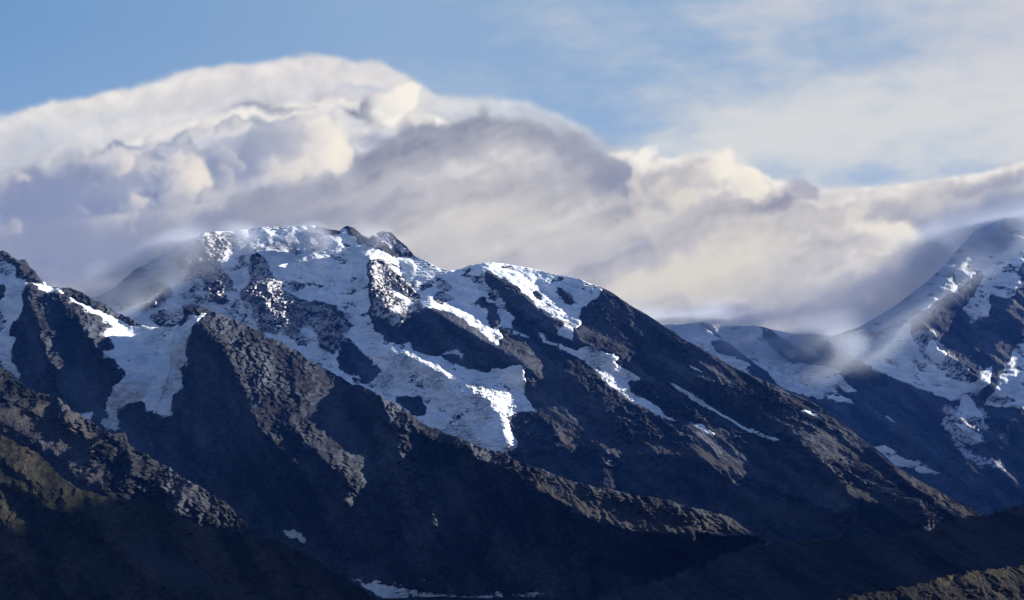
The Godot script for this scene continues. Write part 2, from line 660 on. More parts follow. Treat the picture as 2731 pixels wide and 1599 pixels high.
	# billows, hollows and streaks inside the bank
	for b in lights:
		var cx: float = b[0]
		var cy: float = b[1]
		var ang := deg_to_rad(b[4])
		var ca := cos(ang)
		var sa := sin(ang)
		var reach := maxf(b[2], b[3]) * 1.9 + 60.0
		var tint := Vector3(b[5], b[6], b[7])
		var kind: int = b[9] if b.size() > 9 else 0
		var c0 := screen_to_sky(Vector2(cx - reach, cy - reach), px0, py0, sw, shh)
		var c1 := screen_to_sky(Vector2(cx + reach, cy + reach), px0, py0, sw, shh)
		for j in range(clampi(int(c0.y) - 8, 0, h - 1), clampi(int(c1.y) + 8, 0, h - 1) + 1):
			for i in range(clampi(int(c0.x) - 8, 0, w - 1), clampi(int(c1.x) + 8, 0, w - 1) + 1):
				var k := j * w + i
				var ddx := U[k] - cx
				var ddy := V[k] - cy
				var p: float = (ddx * ca + ddy * sa) / b[2]
				var q: float = (-ddx * sa + ddy * ca) / b[3]
				var rr: float = p * p + q * q
				if rr > 3.6:
					continue
				var a := 0.0
				if kind == 0:
					a = exp(-rr * 1.3)
				elif kind == 3:
					a = smoothstep(1.1, 0.84, sqrt(rr)) * smoothstep(-0.85, 0.95, p)
				else:
					a = smoothstep(1.15, 0.75, sqrt(rr)) * smoothstep(0.9, -0.9, q if kind == 1 else -q)
				R[k] = R[k].lerp(tint, a * b[8])
	var rng := RandomNumberGenerator.new()
	rng.seed = 5
	for j in h:
		for i in w:
			var c := R[j * w + i]
			var bank := smoothstep(46.0, 14.0, c.z - c.x) * smoothstep(150.0, 330.0, V[j * w + i] + 60.0)
			var bright := (c.x + c.y + c.z) / 3.0
			c += Vector3.ONE * (bright - 196.0) * 0.32 * bank
			c = c.clamp(Vector3.ZERO, Vector3.ONE * 246.0)
			c *= Vector3(1.02, 1.0, 0.99).lerp(Vector3(1.05, 1.03, 0.99), bank) / 255.0
			var m := minf(minf(i, w - 1 - i) / 55.0, minf(j, h - 1 - j) / 30.0)
			var d := rng.randf_range(-0.003, 0.003)
			var old := g.get_pixel(px0 + i, py0 + j)
			g.set_pixel(px0 + i, py0 + j, old.lerp(Color(c.x + d, c.y + d, c.z + d), smoothstep(0.0, 1.0, clampf(m, 0.0, 1.0))))
	# north stands at the picture's left edge
	var turned := Image.create_empty(sw, shh, false, g.get_format())
	turned.blit_rect(g, Rect2i(sw / 2, 0, sw / 2, shh), Vector2i.ZERO)
	turned.blit_rect(g, Rect2i(0, 0, sw / 2, shh), Vector2i(sw / 2, 0))
	turned.convert(Image.FORMAT_RGB8)
	return ImageTexture.create_from_image(turned)


func screen_to_sky(p: Vector2, px0: int, py0: int, sw: int, shh: int) -> Vector2:
	var d := sight(p).normalized()
	return Vector2((atan2(d.x, -d.z) / TAU + 0.5) * sw - px0, (0.5 - asin(d.y) / PI) * shh - py0)


func cloud_layers() -> Array:
	# each: top line, raggedness, softness, lit colour, body colour, depth of the lit rim, opacity, x where it fades out (0: never)
	return [
		[pts("c1", [-900, 760, -300, 640, 0, 590, 120, 535, 250, 498, 400, 480, 600, 432, 640, 436, 760, 400, 860, 365, 960, 335, 1060, 325, 1140, 316, 1230, 320, 1330, 300, 1430, 280, 1520, 268, 1640, 280, 1700, 290, 1760, 300, 1820, 292, 1900, 312, 1960, 350, 2060, 400, 2150, 470, 2330, 486, 2480, 484, 2700, 520, 2900, 590, 3100, 700, 3600, 1000]),
			9.0, 11.0, rgb(222, 220, 217), rgb(198, 200, 208), 150.0, 0.97, 1060.0, 0.28, 1.7, 0.7],
		[pts("c1", [1500, 560, 1900, 500, 2110, 468, 2200, 482, 2330, 486, 2480, 482, 2600, 505, 2750, 560, 2900, 640, 3200, 900]),
			8.0, 14.0, rgb(214, 216, 218), rgb(198, 202, 208), 90.0, 0.75, 1500.0, 0.3, 1.4, 0.6],
		[pts("c1", [-900, 1000, 0, 862, 200, 802, 380, 752, 520, 722, 660, 690, 780, 646, 900, 610, 1050, 562, 1200, 550, 1350, 520, 1500, 490, 1700, 478, 1790, 500, 1900, 560, 2100, 560, 2300, 620, 2600, 800, 3200, 1100]),
			5.0, 7.0, rgb(224, 222, 218), rgb(182, 187, 200), 60.0, 0.9, 0.0, 0.9, 1.3, 0.8],
		[pts("c1", [-900, 1150, 0, 880, 100, 850, 250, 812, 500, 770, 700, 748, 900, 790, 1010, 850, 1060, 900, 1100, 960, 1300, 1000, 2600, 1500]),
			10.0, 26.0, rgb(196, 198, 204), rgb(158, 167, 186), 90.0, 0.85, 0.0, 1.1, 1.2, 1.0],
		[pts("c2", [-2400, 1100, 380, 800, 440, 758, 580, 742, 680, 766, 770, 780, 860, 765, 960, 752, 1060, 810, 1160, 815, 1240, 850, 1290, 880, 1380, 897, 1450, 912, 1490, 932, 1700, 922, 1900, 905, 2100, 880, 2300, 850, 2519, 795, 2900, 700, 3400, 640]),
			5.0, 7.0, rgb(226, 223, 217), rgb(198, 196, 194), 55.0, 1.0, 0.0, 0.5, 1.4, 1.7],
		[pts("c1", [-900, 1400, 500, 1260, 850, 1120, 1000, 1010, 1150, 965, 1300, 915, 1450, 890, 1600, 848, 1750, 775, 1850, 720, 1950, 660, 2050, 615, 2200, 600, 2300, 592, 2370, 542, 2430, 560, 2519, 590, 2600, 600, 2720, 650, 2750, 690, 2860, 700, 2940, 740, 3000, 800, 3070, 868, 3085, 930, 3100, 1030, 3400, 1500]),
			17.0, 17.0, rgb(166, 169, 180), rgb(190, 190, 192), 200.0, 0.93, 0.0, 0.3, 1.6, 1.7],
	]


func cloud_lights() -> Array:
	# each: x, y, half length, half width, turn, red, green, blue, strength, kind (0 soft, 1 lit on top, 2 lit below)
	var out := []
	var k: Array = MAP.c1
	for b in [
		[300, 640, 260, 60, -17, 206, 208, 212, 0.5], [820, 610, 300, 34, -20, 218, 217, 216, 0.55], [560, 580, 240, 36, -19, 190, 196, 208, 0.5], [150, 720, 170, 50, -10, 190, 196, 208, 0.6],
		[180, 660, 60, 30, 30, 176, 188, 204, 0.5], [1300, 420, 420, 44, -8, 206, 205, 208, 0.5], [1100, 470, 200, 30, -14, 196, 198, 206, 0.45], [1850, 370, 130, 30, 8, 212, 212, 214, 0.5], [1800, 430, 110, 20, 4, 178, 190, 210, 0.6],
		[1340, 528, 170, 24, -2, 158, 162, 176, 0.85], [1200, 545, 90, 12, -6, 150, 155, 172, 0.7], [1560, 500, 220, 18, -1, 228, 226, 222, 0.8], [1250, 578, 190, 16, -5, 230, 227, 222, 0.85], [980, 606, 110, 13, -17, 214, 213, 213, 0.6],
		[1080, 625, 200, 28, -8, 168, 174, 192, 0.6], [1120, 660, 100, 32, 10, 210, 210, 212, 0.7], [1000, 655, 60, 22, 10, 206, 207, 210, 0.6], [620, 712, 130, 14, -18, 132, 143, 172, 0.85], [560, 728, 70, 9, -18, 128, 140, 170, 0.6],
		[820, 735, 100, 26, 25, 140, 152, 180, 0.75], [930, 790, 70, 40, 50, 146, 156, 182, 0.6], [1330, 720, 200, 110, -25, 164, 171, 188, 0.9], [1240, 790, 120, 60, -30, 152, 162, 184, 0.6], [1580, 640, 70, 80, 20, 204, 204, 206, 0.6],
		[1670, 680, 46, 130, 12, 226, 223, 212, 0.85], [1640, 790, 90, 44, -35, 224, 221, 212, 0.7], [1560, 720, 40, 100, 15, 190, 193, 200, 0.5], [1800, 640, 150, 40, -20, 218, 217, 214, 0.7], [1850, 560, 120, 50, 20, 206, 206, 208, 0.6],
		[1745, 545, 60, 22, 20, 116, 124, 146, 0.8], [1830, 520, 60, 40, -30, 150, 154, 168, 0.6], [1960, 510, 110, 75, 15, 226, 223, 216, 0.9, 1], [2060, 560, 70, 50, 30, 222, 220, 214, 0.7], [1980, 470, 60, 40, 10, 228, 226, 220, 0.8],
		[1560, 590, 160, 26, -12, 222, 220, 216, 0.7], [1400, 640, 90, 20, -25, 206, 206, 209, 0.5], [1080, 740, 90, 40, 30, 186, 191, 202, 0.5],
		[610, 800, 60, 66, 5, 216, 212, 208, 0.8], [520, 800, 60, 50, 0, 196, 197, 204, 0.5], [700, 800, 70, 60, 0, 190, 193, 202, 0.5], [960, 850, 76, 66, 40, 222, 217, 208, 0.85], [890, 780, 60, 28, 30, 210, 208, 207, 0.7], [1000, 910, 40, 60, 40, 212, 208, 203, 0.6],
		[1110, 860, 34, 50, 25, 190, 193, 201, 0.5], [1150, 800, 26, 40, 20, 186, 190, 200, 0.5], [1060, 800, 40, 60, 20, 138, 150, 178, 0.6], [1180, 900, 60, 40, -20, 150, 160, 184, 0.6], [1380, 850, 110, 34, -22, 212, 209, 205, 0.75], [1460, 880, 120, 24, -16, 204, 203, 203, 0.6],
		[1060, 960, 150, 24, -14, 202, 200, 202, 0.7], [900, 960, 100, 50, -40, 176, 180, 192, 0.6], [640, 900, 90, 110, 30, 160, 168, 186, 0.6], [230, 900, 260, 120, -10, 138, 149, 176, 0.7], [100, 885, 44, 30, 0, 218, 213, 210, 0.8], [60, 1100, 46, 36, 10, 204, 201, 203, 0.75],
		[10, 925, 24, 36, 0, 196, 197, 204, 0.6], [390, 1035, 22, 16, 0, 196, 196, 203, 0.6], [690, 990, 38, 60, 10, 210, 206, 204, 0.8], [670, 1080, 30, 80, 22, 188, 189, 197, 0.6], [860, 1010, 110, 40, -48, 192, 192, 198, 0.55], [770, 1110, 100, 26, -52, 182, 184, 194, 0.5],
		[300, 1100, 340, 130, 0, 150, 159, 180, 0.6], [500, 1220, 500, 110, 0, 142, 152, 174, 0.6], [1000, 1080, 260, 70, -12, 156, 163, 180, 0.6], [1500, 1010, 420, 70, -12, 164, 168, 180, 0.5], [1350, 1110, 320, 50, -6, 152, 158, 174, 0.5], [2360, 580, 90, 30, 10, 150, 154, 168, 0.7],
		[2200, 650, 130, 30, -12, 168, 172, 184, 0.5], [2350, 690, 220, 50, -14, 172, 175, 185, 0.5], [1960, 690, 120, 26, -28, 156, 162, 178, 0.5], [2000, 840, 320, 36, -20, 182, 183, 189, 0.5], [2200, 960, 420, 40, -16, 186, 186, 190, 0.5], [1900, 1000, 280, 44, -16, 176, 178, 186, 0.5],
		[2300, 1110, 420, 80, -8, 204, 202, 196, 0.75], [2150, 1230, 300, 70, 0, 200, 198, 194, 0.7], [2480, 1020, 240, 60, -14, 203, 200, 194, 0.6],
	]:
		var c := [k[0] + b[0] * k[2], k[1] + b[1] * k[2], b[2] * k[2], b[3] * k[2]]
		c.append_array(b.slice(4))
		out.append(c)
	for b in [
		[200, 1010, 420, 170, -8, 134, 146, 172, 0.72], [120, 1260, 440, 170, 0, 132, 142, 167, 0.7], [700, 1140, 280, 100, -38, 144, 152, 174, 0.6], [1000, 1100, 260, 80, -20, 148, 155, 174, 0.6], [1450, 1050, 520, 76, -10, 152, 157, 171, 0.65], [1250, 740, 150, 90, -25, 148, 158, 181, 0.6], [1100, 880, 90, 70, -30, 138, 149, 176, 0.5],
		[1480, 690, 245, 160, 8, 236, 230, 216, 0.8, 3], [1600, 790, 130, 70, -20, 232, 226, 212, 0.6, 3], [930, 850, 112, 108, 8, 232, 224, 212, 0.85, 3], [575, 800, 96, 74, 2, 226, 219, 211, 0.8, 3], [700, 790, 80, 60, 10, 206, 205, 208, 0.6, 3], [870, 770, 80, 44, -20, 220, 216, 212, 0.7, 3],
		[1975, 515, 140, 84, -32, 240, 234, 222, 0.95, 3], [1860, 555, 70, 40, 200, 150, 152, 164, 0.6, 3], [1390, 850, 130, 46, -24, 222, 217, 209, 0.8, 3], [1150, 800, 34, 60, -30, 196, 198, 204, 0.7, 3], [1120, 880, 40, 60, -20, 204, 203, 205, 0.6, 3], [690, 1000, 44, 64, -30, 218, 212, 207, 0.8, 3],
		[680, 1080, 36, 90, 20, 196, 195, 200, 0.6, 3], [1000, 655, 70, 26, -20, 220, 218, 216, 0.7, 3], [1150, 655, 80, 36, -15, 222, 219, 215, 0.75, 3], [100, 890, 48, 36, -10, 224, 217, 212, 0.85, 3], [58, 1104, 46, 40, -10, 210, 206, 206, 0.8, 3], [390, 1036, 26, 18, -20, 202, 201, 206, 0.6, 3],
		[850, 1000, 120, 60, -46, 202, 200, 203, 0.6, 3], [1250, 770, 110, 60, -30, 176, 181, 194, 0.5, 3], [1330, 700, 130, 70, -20, 186, 190, 200, 0.5, 3],
	]:
		var c := [k[0] + b[0] * k[2], k[1] + b[1] * k[2], b[2] * k[2], b[3] * k[2]]
		c.append_array(b.slice(4))
		out.append(c)
	for b in [
		[240, 980, 330, 150, -8, 140, 151, 177, 0.6], [420, 1200, 420, 120, 0, 146, 156, 178, 0.6], [1000, 1010, 260, 26, -26, 200, 200, 204, 0.5], [1250, 1000, 420, 36, -14, 152, 157, 172, 0.55], [1700, 960, 420, 30, -17, 190, 190, 194, 0.5], [1650, 1060, 420, 36, -10, 158, 162, 175, 0.5],
		[760, 680, 220, 20, -20, 208, 210, 214, 0.6], [420, 705, 300, 20, -16, 214, 214, 215, 0.5], [1180, 590, 330, 15, -7, 236, 232, 225, 0.7], [870, 660, 120, 12, -20, 150, 158, 182, 0.7],
	]:
		var c := [k[0] + b[0] * k[2], k[1] + b[1] * k[2], b[2] * k[2], b[3] * k[2]]
		c.append_array(b.slice(4))
		out.append(c)
	k = MAP.c2
	for b in [
		[330, 700, 260, 60, 22, 150, 154, 169, 0.5], [500, 1000, 420, 36, -17, 212, 209, 200, 0.5], [200, 1180, 420, 50, -12, 214, 210, 198, 0.55], [700, 1260, 420, 50, -22, 176, 177, 183, 0.5], [760, 1380, 330, 90, -14, 226, 219, 198, 0.6], [1080, 1130, 300, 44, -20, 218, 213, 200, 0.5], [1250, 1300, 330, 40, -26, 180, 181, 187, 0.5],
		[2250, 1150, 380, 150, -26, 132, 143, 171, 0.75], [2400, 1350, 320, 200, -10, 128, 140, 168, 0.7], [1700, 1420, 360, 60, -20, 158, 163, 177, 0.6], [1950, 1080, 160, 30, 20, 160, 165, 180, 0.6],
		[600, 845, 160, 60, -60, 240, 235, 226, 0.8, 3], [960, 880, 150, 80, -50, 238, 232, 218, 0.85, 3], [1170, 915, 135, 66, -40, 236, 230, 214, 0.85, 3], [850, 1000, 80, 60, -20, 226, 220, 202, 0.7, 3], [1790, 1180, 240, 84, -8, 244, 237, 218, 0.95, 3], [1640, 1130, 120, 50, -60, 226, 221, 208, 0.7, 3], [450, 860, 120, 90, 0, 148, 153, 170, 0.8, 3], [250, 720, 110, 60, -40, 162, 166, 179, 0.6, 3], [1420, 950, 90, 60, -10, 158, 161, 173, 0.7, 3], [1300, 990, 90, 50, 0, 146, 149, 161, 0.7, 3],
		[2300, 900, 240, 40, -14, 176, 178, 188, 0.6], [950, 1370, 360, 110, -10, 220, 214, 194, 0.7],
		[100, 640, 130, 34, 20, 158, 162, 176, 0.6], [330, 760, 130, 50, 20, 160, 164, 178, 0.6], [480, 870, 110, 60, 45, 152, 157, 174, 0.85], [120, 760, 120, 30, -14, 184, 185, 191, 0.5], [300, 880, 220, 36, -16, 172, 175, 185, 0.5],
		[590, 775, 90, 30, 6, 234, 231, 224, 0.8], [690, 800, 90, 28, -10, 226, 223, 216, 0.6], [980, 790, 70, 40, 25, 232, 228, 216, 0.85], [1120, 860, 130, 50, 20, 230, 227, 214, 0.85], [1200, 920, 70, 40, -40, 230, 226, 210, 0.8], [830, 990, 50, 60, 40, 222, 218, 200, 0.8],
		[900, 880, 90, 60, 10, 196, 195, 196, 0.6], [760, 850, 120, 24, -8, 182, 183, 188, 0.6], [1000, 920, 60, 26, 0, 184, 184, 188, 0.5], [1270, 990, 110, 44, -20, 150, 152, 164, 0.85], [1180, 1000, 50, 30, 10, 146, 149, 162, 0.6], [1420, 930, 80, 44, 20, 172, 174, 184, 0.7], [1360, 1010, 60, 50, -50, 160, 162, 174, 0.6],
		[950, 1050, 260, 40, -14, 180, 180, 184, 0.6], [500, 1180, 420, 70, -16, 186, 186, 188, 0.6], [620, 1080, 300, 60, -18, 204, 202, 196, 0.6], [100, 1060, 180, 50, -18, 208, 206, 198, 0.6], [250, 1270, 260, 70, -6, 190, 189, 190, 0.6],
		[850, 1180, 260, 60, -24, 184, 183, 186, 0.7], [900, 1330, 330, 90, -12, 214, 211, 194, 0.85], [1200, 1190, 220, 80, -14, 212, 209, 194, 0.7], [650, 1410, 180, 70, -20, 216, 213, 198, 0.75], [1050, 1420, 260, 70, 0, 202, 199, 188, 0.7], [1450, 1080, 180, 60, 10, 204, 202, 200, 0.5],
		[1690, 1110, 120, 40, 12, 226, 222, 210, 0.9], [1850, 1150, 150, 36, 26, 230, 226, 212, 0.9], [1930, 1210, 90, 34, -20, 220, 216, 204, 0.75], [1750, 1210, 130, 40, -10, 196, 194, 192, 0.6], [1620, 1200, 100, 40, -20, 190, 189, 190, 0.6], [1500, 1320, 240, 60, -24, 192, 191, 191, 0.6], [1800, 1300, 200, 50, -26, 200, 198, 196, 0.6],
		[1620, 950, 160, 30, -4, 206, 204, 203, 0.6], [1850, 950, 180, 30, -6, 214, 211, 208, 0.6], [2300, 910, 200, 24, -16, 164, 167, 180, 0.7], [2150, 1000, 260, 30, -22, 200, 198, 199, 0.6], [1850, 1040, 200, 36, -8, 178, 180, 188, 0.6], [2450, 880, 120, 20, -18, 158, 163, 178, 0.6], [2250, 980, 200, 24, -24, 192, 192, 197, 0.5],
		[2250, 1100, 330, 110, -24, 146, 156, 180, 0.85], [2450, 1050, 200, 160, 0, 150, 160, 184, 0.7], [2150, 1330, 260, 110, -30, 136, 147, 174, 0.85], [1750, 1430, 330, 70, -20, 156, 163, 180, 0.75], [2400, 1350, 300, 200, 0, 130, 144, 174, 0.8], [2040, 1120, 60, 50, 30, 158, 164, 180, 0.5], [1400, 1450, 260, 50, -10, 172, 175, 184, 0.6],
	]:
		var c := [k[0] + b[0] * k[2], k[1] + b[1] * k[2], b[2] * k[2], b[3] * k[2]]
		c.append_array(b.slice(4))
		out.append(c)
	return out


# ---------------------------------------------------------------- the scene

func _ready() -> void:
	var cam := Camera3D.new()
	cam.name = "camera"
	cam.fov = VFOV
	cam.near = 5.0
	cam.far = 80000.0
	cam.position = EYE
	cam.rotation_degrees = Vector3(PITCH, 0, 0)
	add_child(cam)
	var env := Environment.new()
	env.background_mode = Environment.BG_SKY
	var sky := Sky.new()
	var pan := PanoramaSkyMaterial.new()
	pan.panorama = paint_sky()
	pan.energy_multiplier = 0.34
	sky.sky_material = pan
	env.sky = sky
	env.tonemap_mode = Environment.TONE_MAPPER_LINEAR
	env.tonemap_exposure = 2.95
	env.sdfgi_enabled = true
	env.ssao_enabled = true
	env.ssil_enabled = true
	env.fog_enabled = true
	env.fog_density = 0.0000095
	env.fog_light_color = Color(0.26, 0.52, 1.0)
	env.volumetric_fog_enabled = true
	env.volumetric_fog_density = 0.0
	var we := WorldEnvironment.new()
	we.name = "environment"
	we.environment = env
	add_child(we)
	var sun := DirectionalLight3D.new()
	sun.name = "sun"
	sun.light_color = Color(1.0, 0.955, 0.9)
	sun.light_energy = 1.6
	sun.light_angular_distance = 0.5
	sun.shadow_enabled = true
	sun.look_at_from_position(Vector3.ZERO, -TO_SUN, Vector3.UP)
	add_child(sun)

	var grain := grey_noise(31, 512, 0.02, 6, 0.62, 1.0)
	var relief := grey_noise(32, 512, 0.016, 6, 0.0, 1.0, true)
	var drift := grey_noise(33, 512, 0.012, 5, 0.86, 1.0)
	var crust := grey_noise(34, 512, 0.02, 5, 0.0, 1.0)
	rock_mat = surface("bare_rock", 90.0, grain, relief, 600.0, 0.9)
	ice_mat = surface("glacier_ice", 160.0, drift, crust, 250.0, 0.65)
	scrub_mat = surface("scrub", 60.0, grain, relief, 260.0, 0.95)
	ranges()
	ground()
	mists()


func ranges() -> void:
	var grass := "turf"
	# --- the far range at the head of the valley, and the big peak to its right
	hills("mountain_range", "far hazy range with glaciers, its tops lost in the cloud", {
		"seed": 100, "anchor": [2300, 1000], "dist": 9500.0, "slope": 50.0, "turn": -18.0, "spur_scale": 0.9, "floor": 150.0, "nx": 620, "ny": 330, "jag": 14.0,
		"crest": pts("s", [1500, 940, 1640, 884, 1700, 872, 1800, 864, 1900, 866, 2000, 876, 2100, 898, 2200, 905, 2290, 872, 2380, 820, 2460, 756, 2540, 680, 2600, 615, 2660, 588, 2731, 572, 2850, 520, 3000, 540, 3200, 650, 3400, 760]),
		"big": 60.0, "big_wave": 800.0, "crag_lo": 26.0, "crag_hi": 50.0, "crag_wave": 200.0, "grit": 9.0, "lean": 0.7, "warp": 24.0, "warp_wave": 120.0,
		"spurs": [
			[pts("c5", [840, 540, 1010, 700, 1150, 780, 1310, 830, 1420, 900]), 150.0, 260.0, 200.0],
			[pts("c5", [1080, 600, 1300, 740, 1550, 870, 1750, 970, 1950, 1060, 2100, 1200]), 220.0, 320.0, 260.0],
			[pts("c5", [560, 560, 660, 700, 760, 740, 860, 830, 1010, 930]), 120.0, 160.0, 140.0],
			[pts("c5", [2050, 300, 1900, 480, 1860, 620, 1950, 780, 2080, 880, 2150, 930]), 260.0, 500.0, 240.0],
			[pts("c5", [2480, 150, 2400, 480, 2350, 680, 2250, 830]), 160.0, 360.0, 260.0],
			[pts("c5", [2560, 900, 2400, 1150, 2300, 1300, 2350, 1500]), 140.0, 300.0, 260.0],
			[pts("c5", [1500, 1080, 1750, 1200, 2000, 1330, 2200, 1500]), 160.0, 260.0, 240.0],
		],
		"dust": [pts("c5", [1290, 650, 1900, 640, 2130, 880, 2150, 1080, 1900, 1000, 1500, 850]), pts("c5", [1980, 1080, 2260, 1080, 2260, 1300, 2080, 1360, 1990, 1200]), pts("c5", [2050, 1330, 2380, 1400, 2370, 1480, 2150, 1420])],
		"ice": [
			{"name": "glacier", "label": "sunlit glacier tongue descending beside the dark skyline spur, below the pale cloud", "thick": 24.0, "rough": 10.0, "serac": 6.0, "dirt": 0.05, "fray": 0.2,
				"shapes": [pts("c5", [300, 540, 540, 560, 650, 640, 720, 690, 650, 708, 690, 760, 800, 800, 860, 830, 905, 866, 850, 852, 920, 922, 840, 892, 760, 852, 680, 812, 600, 762, 520, 712, 430, 655])],
				"broken": [pts("c5", [430, 640, 700, 700, 900, 880, 800, 880, 560, 740])]},
			{"name": "glacier", "label": "broad forked glacier hanging between two dark ribs of the far range", "thick": 26.0, "rough": 12.0, "serac": 6.0, "dirt": 0.1, "fray": 0.2,
				"shapes": [pts("c5", [560, 540, 880, 560, 940, 640, 960, 690, 1000, 730, 1060, 790, 1140, 830, 1190, 825, 1300, 850, 1400, 870, 1410, 912, 1460, 960, 1515, 1005, 1440, 1000, 1380, 950, 1400, 1000, 1500, 1082, 1360, 1045, 1250, 1025, 1160, 1000, 1080, 985, 1020, 945, 960, 872, 860, 802, 790, 740, 720, 690, 640, 600])],
				"broken": [pts("c5", [700, 600, 940, 700, 1400, 880, 1400, 1000, 1050, 930, 850, 780])]},
			{"name": "glacier", "label": "narrow strip of ice between two rock ribs under the grey mist", "thick": 22.0, "rough": 8.0, "dirt": 0.12,
				"shapes": [pts("c5", [900, 540, 1060, 560, 1130, 640, 1150, 690, 1220, 740, 1300, 812, 1240, 792, 1140, 742, 1060, 692, 980, 632])]},
			{"name": "snow_patch", "label": "small snow patch lying on the dark rib below the narrow ice strip", "category": "snow patch", "thick": 14.0, "rough": 3.0,
				"shapes": [pts("c5", [1050, 742, 1120, 745, 1146, 770, 1140, 808, 1090, 790])]},
			{"name": "glacier", "label": "wide streaked glacier sweeping down to the foot of the dark cliff", "thick": 20.0, "rough": 14.0, "dirt": 0.2, "fray": 0.4,
				"shapes": [pts("c5", [1280, 690, 1400, 735, 1500, 705, 1620, 640, 1800, 600, 1830, 700, 1890, 800, 1980, 870, 2100, 910, 2150, 950, 2140, 1010, 2050, 1060, 1980, 1040, 1850, 990, 1700, 930, 1550, 860, 1430, 780])]},
			{"name": "snow_gully", "label": "pale snow gully joining the wide glacier at the base of the cliff", "category": "snow gully", "thick": 20.0, "rough": 8.0, "dirt": 0.2, "fray": 0.3,
				"shapes": [pts("c5", [2140, 960, 2200, 890, 2285, 850, 2260, 950, 2190, 1040, 2260, 1150, 2130, 1170, 2020, 1142, 2090, 1080])]},
			{"name": "snow_patch", "label": "small snow tongue on the cliff edge above the wide glacier", "category": "snow patch", "thick": 18.0, "rough": 5.0,
				"shapes": [pts("c5", [1890, 715, 1930, 700, 1945, 760, 2000, 772, 1990, 862, 1950, 840, 1880, 770])]},
			{"name": "snow_field", "label": "misty snowfield on the shoulder of the big peak under the cloud", "category": "snowfield", "thick": 24.0, "rough": 16.0, "dirt": 0.25, "fray": 0.3,
				"shapes": [pts("c5", [2800, -200, 2560, 150, 2480, 230, 2440, 300, 2500, 370, 2400, 460, 2290, 430, 2280, 560, 2220, 560, 2180, 610, 2150, 540, 2110, 520, 2200, 400, 2000, 450, 1800, 590, 1640, 640, 1500, 640, 1800, 400, 2100, 100, 2400, -60, 2600, -200])],
				"holes": [pts("c12", [2110, 340, 2200, 420, 2290, 530, 2250, 540, 2170, 450, 2100, 400]), pts("c12", [2200, 570, 2290, 640, 2240, 650, 2200, 610]), pts("c12", [2080, 290, 2180, 200, 2420, 210, 2390, 330, 2240, 400, 2130, 370]), pts("c5", [2080, 420, 2160, 340, 2220, 290, 2240, 330, 2180, 420, 2120, 470])]},
			{"name": "glacier", "label": "steep blue-white icefield to the right of the dark cliff", "thick": 24.0, "rough": 16.0, "dirt": 0.22, "fray": 0.3,
				"shapes": [pts("c5", [2260, 1060, 2300, 940, 2380, 820, 2440, 720, 2530, 630, 2800, 560, 2800, 1150, 2560, 1130, 2480, 1130, 2440, 1090, 2330, 1095])],
				"holes": [pts("c5", [2460, 960, 2530, 850, 2540, 960, 2490, 990])]},
			{"name": "snow_streak", "label": "thin broken snow streak winding down below the cliff foot", "category": "snow streak", "thick": 12.0, "rough": 3.0, "dirt": 0.3, "fray": 0.5,
				"shapes": [pts("c5", [2005, 1170, 2100, 1200, 2230, 1250, 2240, 1290, 2190, 1320, 2110, 1350, 2180, 1290, 2120, 1250])]},
			{"name": "snow_streak", "label": "long pale snow streak lying in the gully behind the lower spur", "category": "snow streak", "thick": 16.0, "rough": 6.0, "dirt": 0.25, "fray": 0.35,
				"shapes": [pts("c5", [1370, 1200, 1450, 1248, 1540, 1308, 1600, 1330, 1690, 1300, 1740, 1340, 1800, 1380, 1880, 1400, 1950, 1445, 2010, 1480, 1900, 1475, 1740, 1422, 1640, 1372, 1560, 1332, 1470, 1282])]},
			{"name": "snow_streak", "label": "short thin snow streak above the long pale one", "category": "snow streak", "thick": 10.0, "rough": 3.0, "fray": 0.4,
				"shapes": [pts("c11", [960, 330, 1050, 360, 1150, 400, 1250, 490, 1235, 508, 1130, 420, 1040, 375])]},
		],
	})

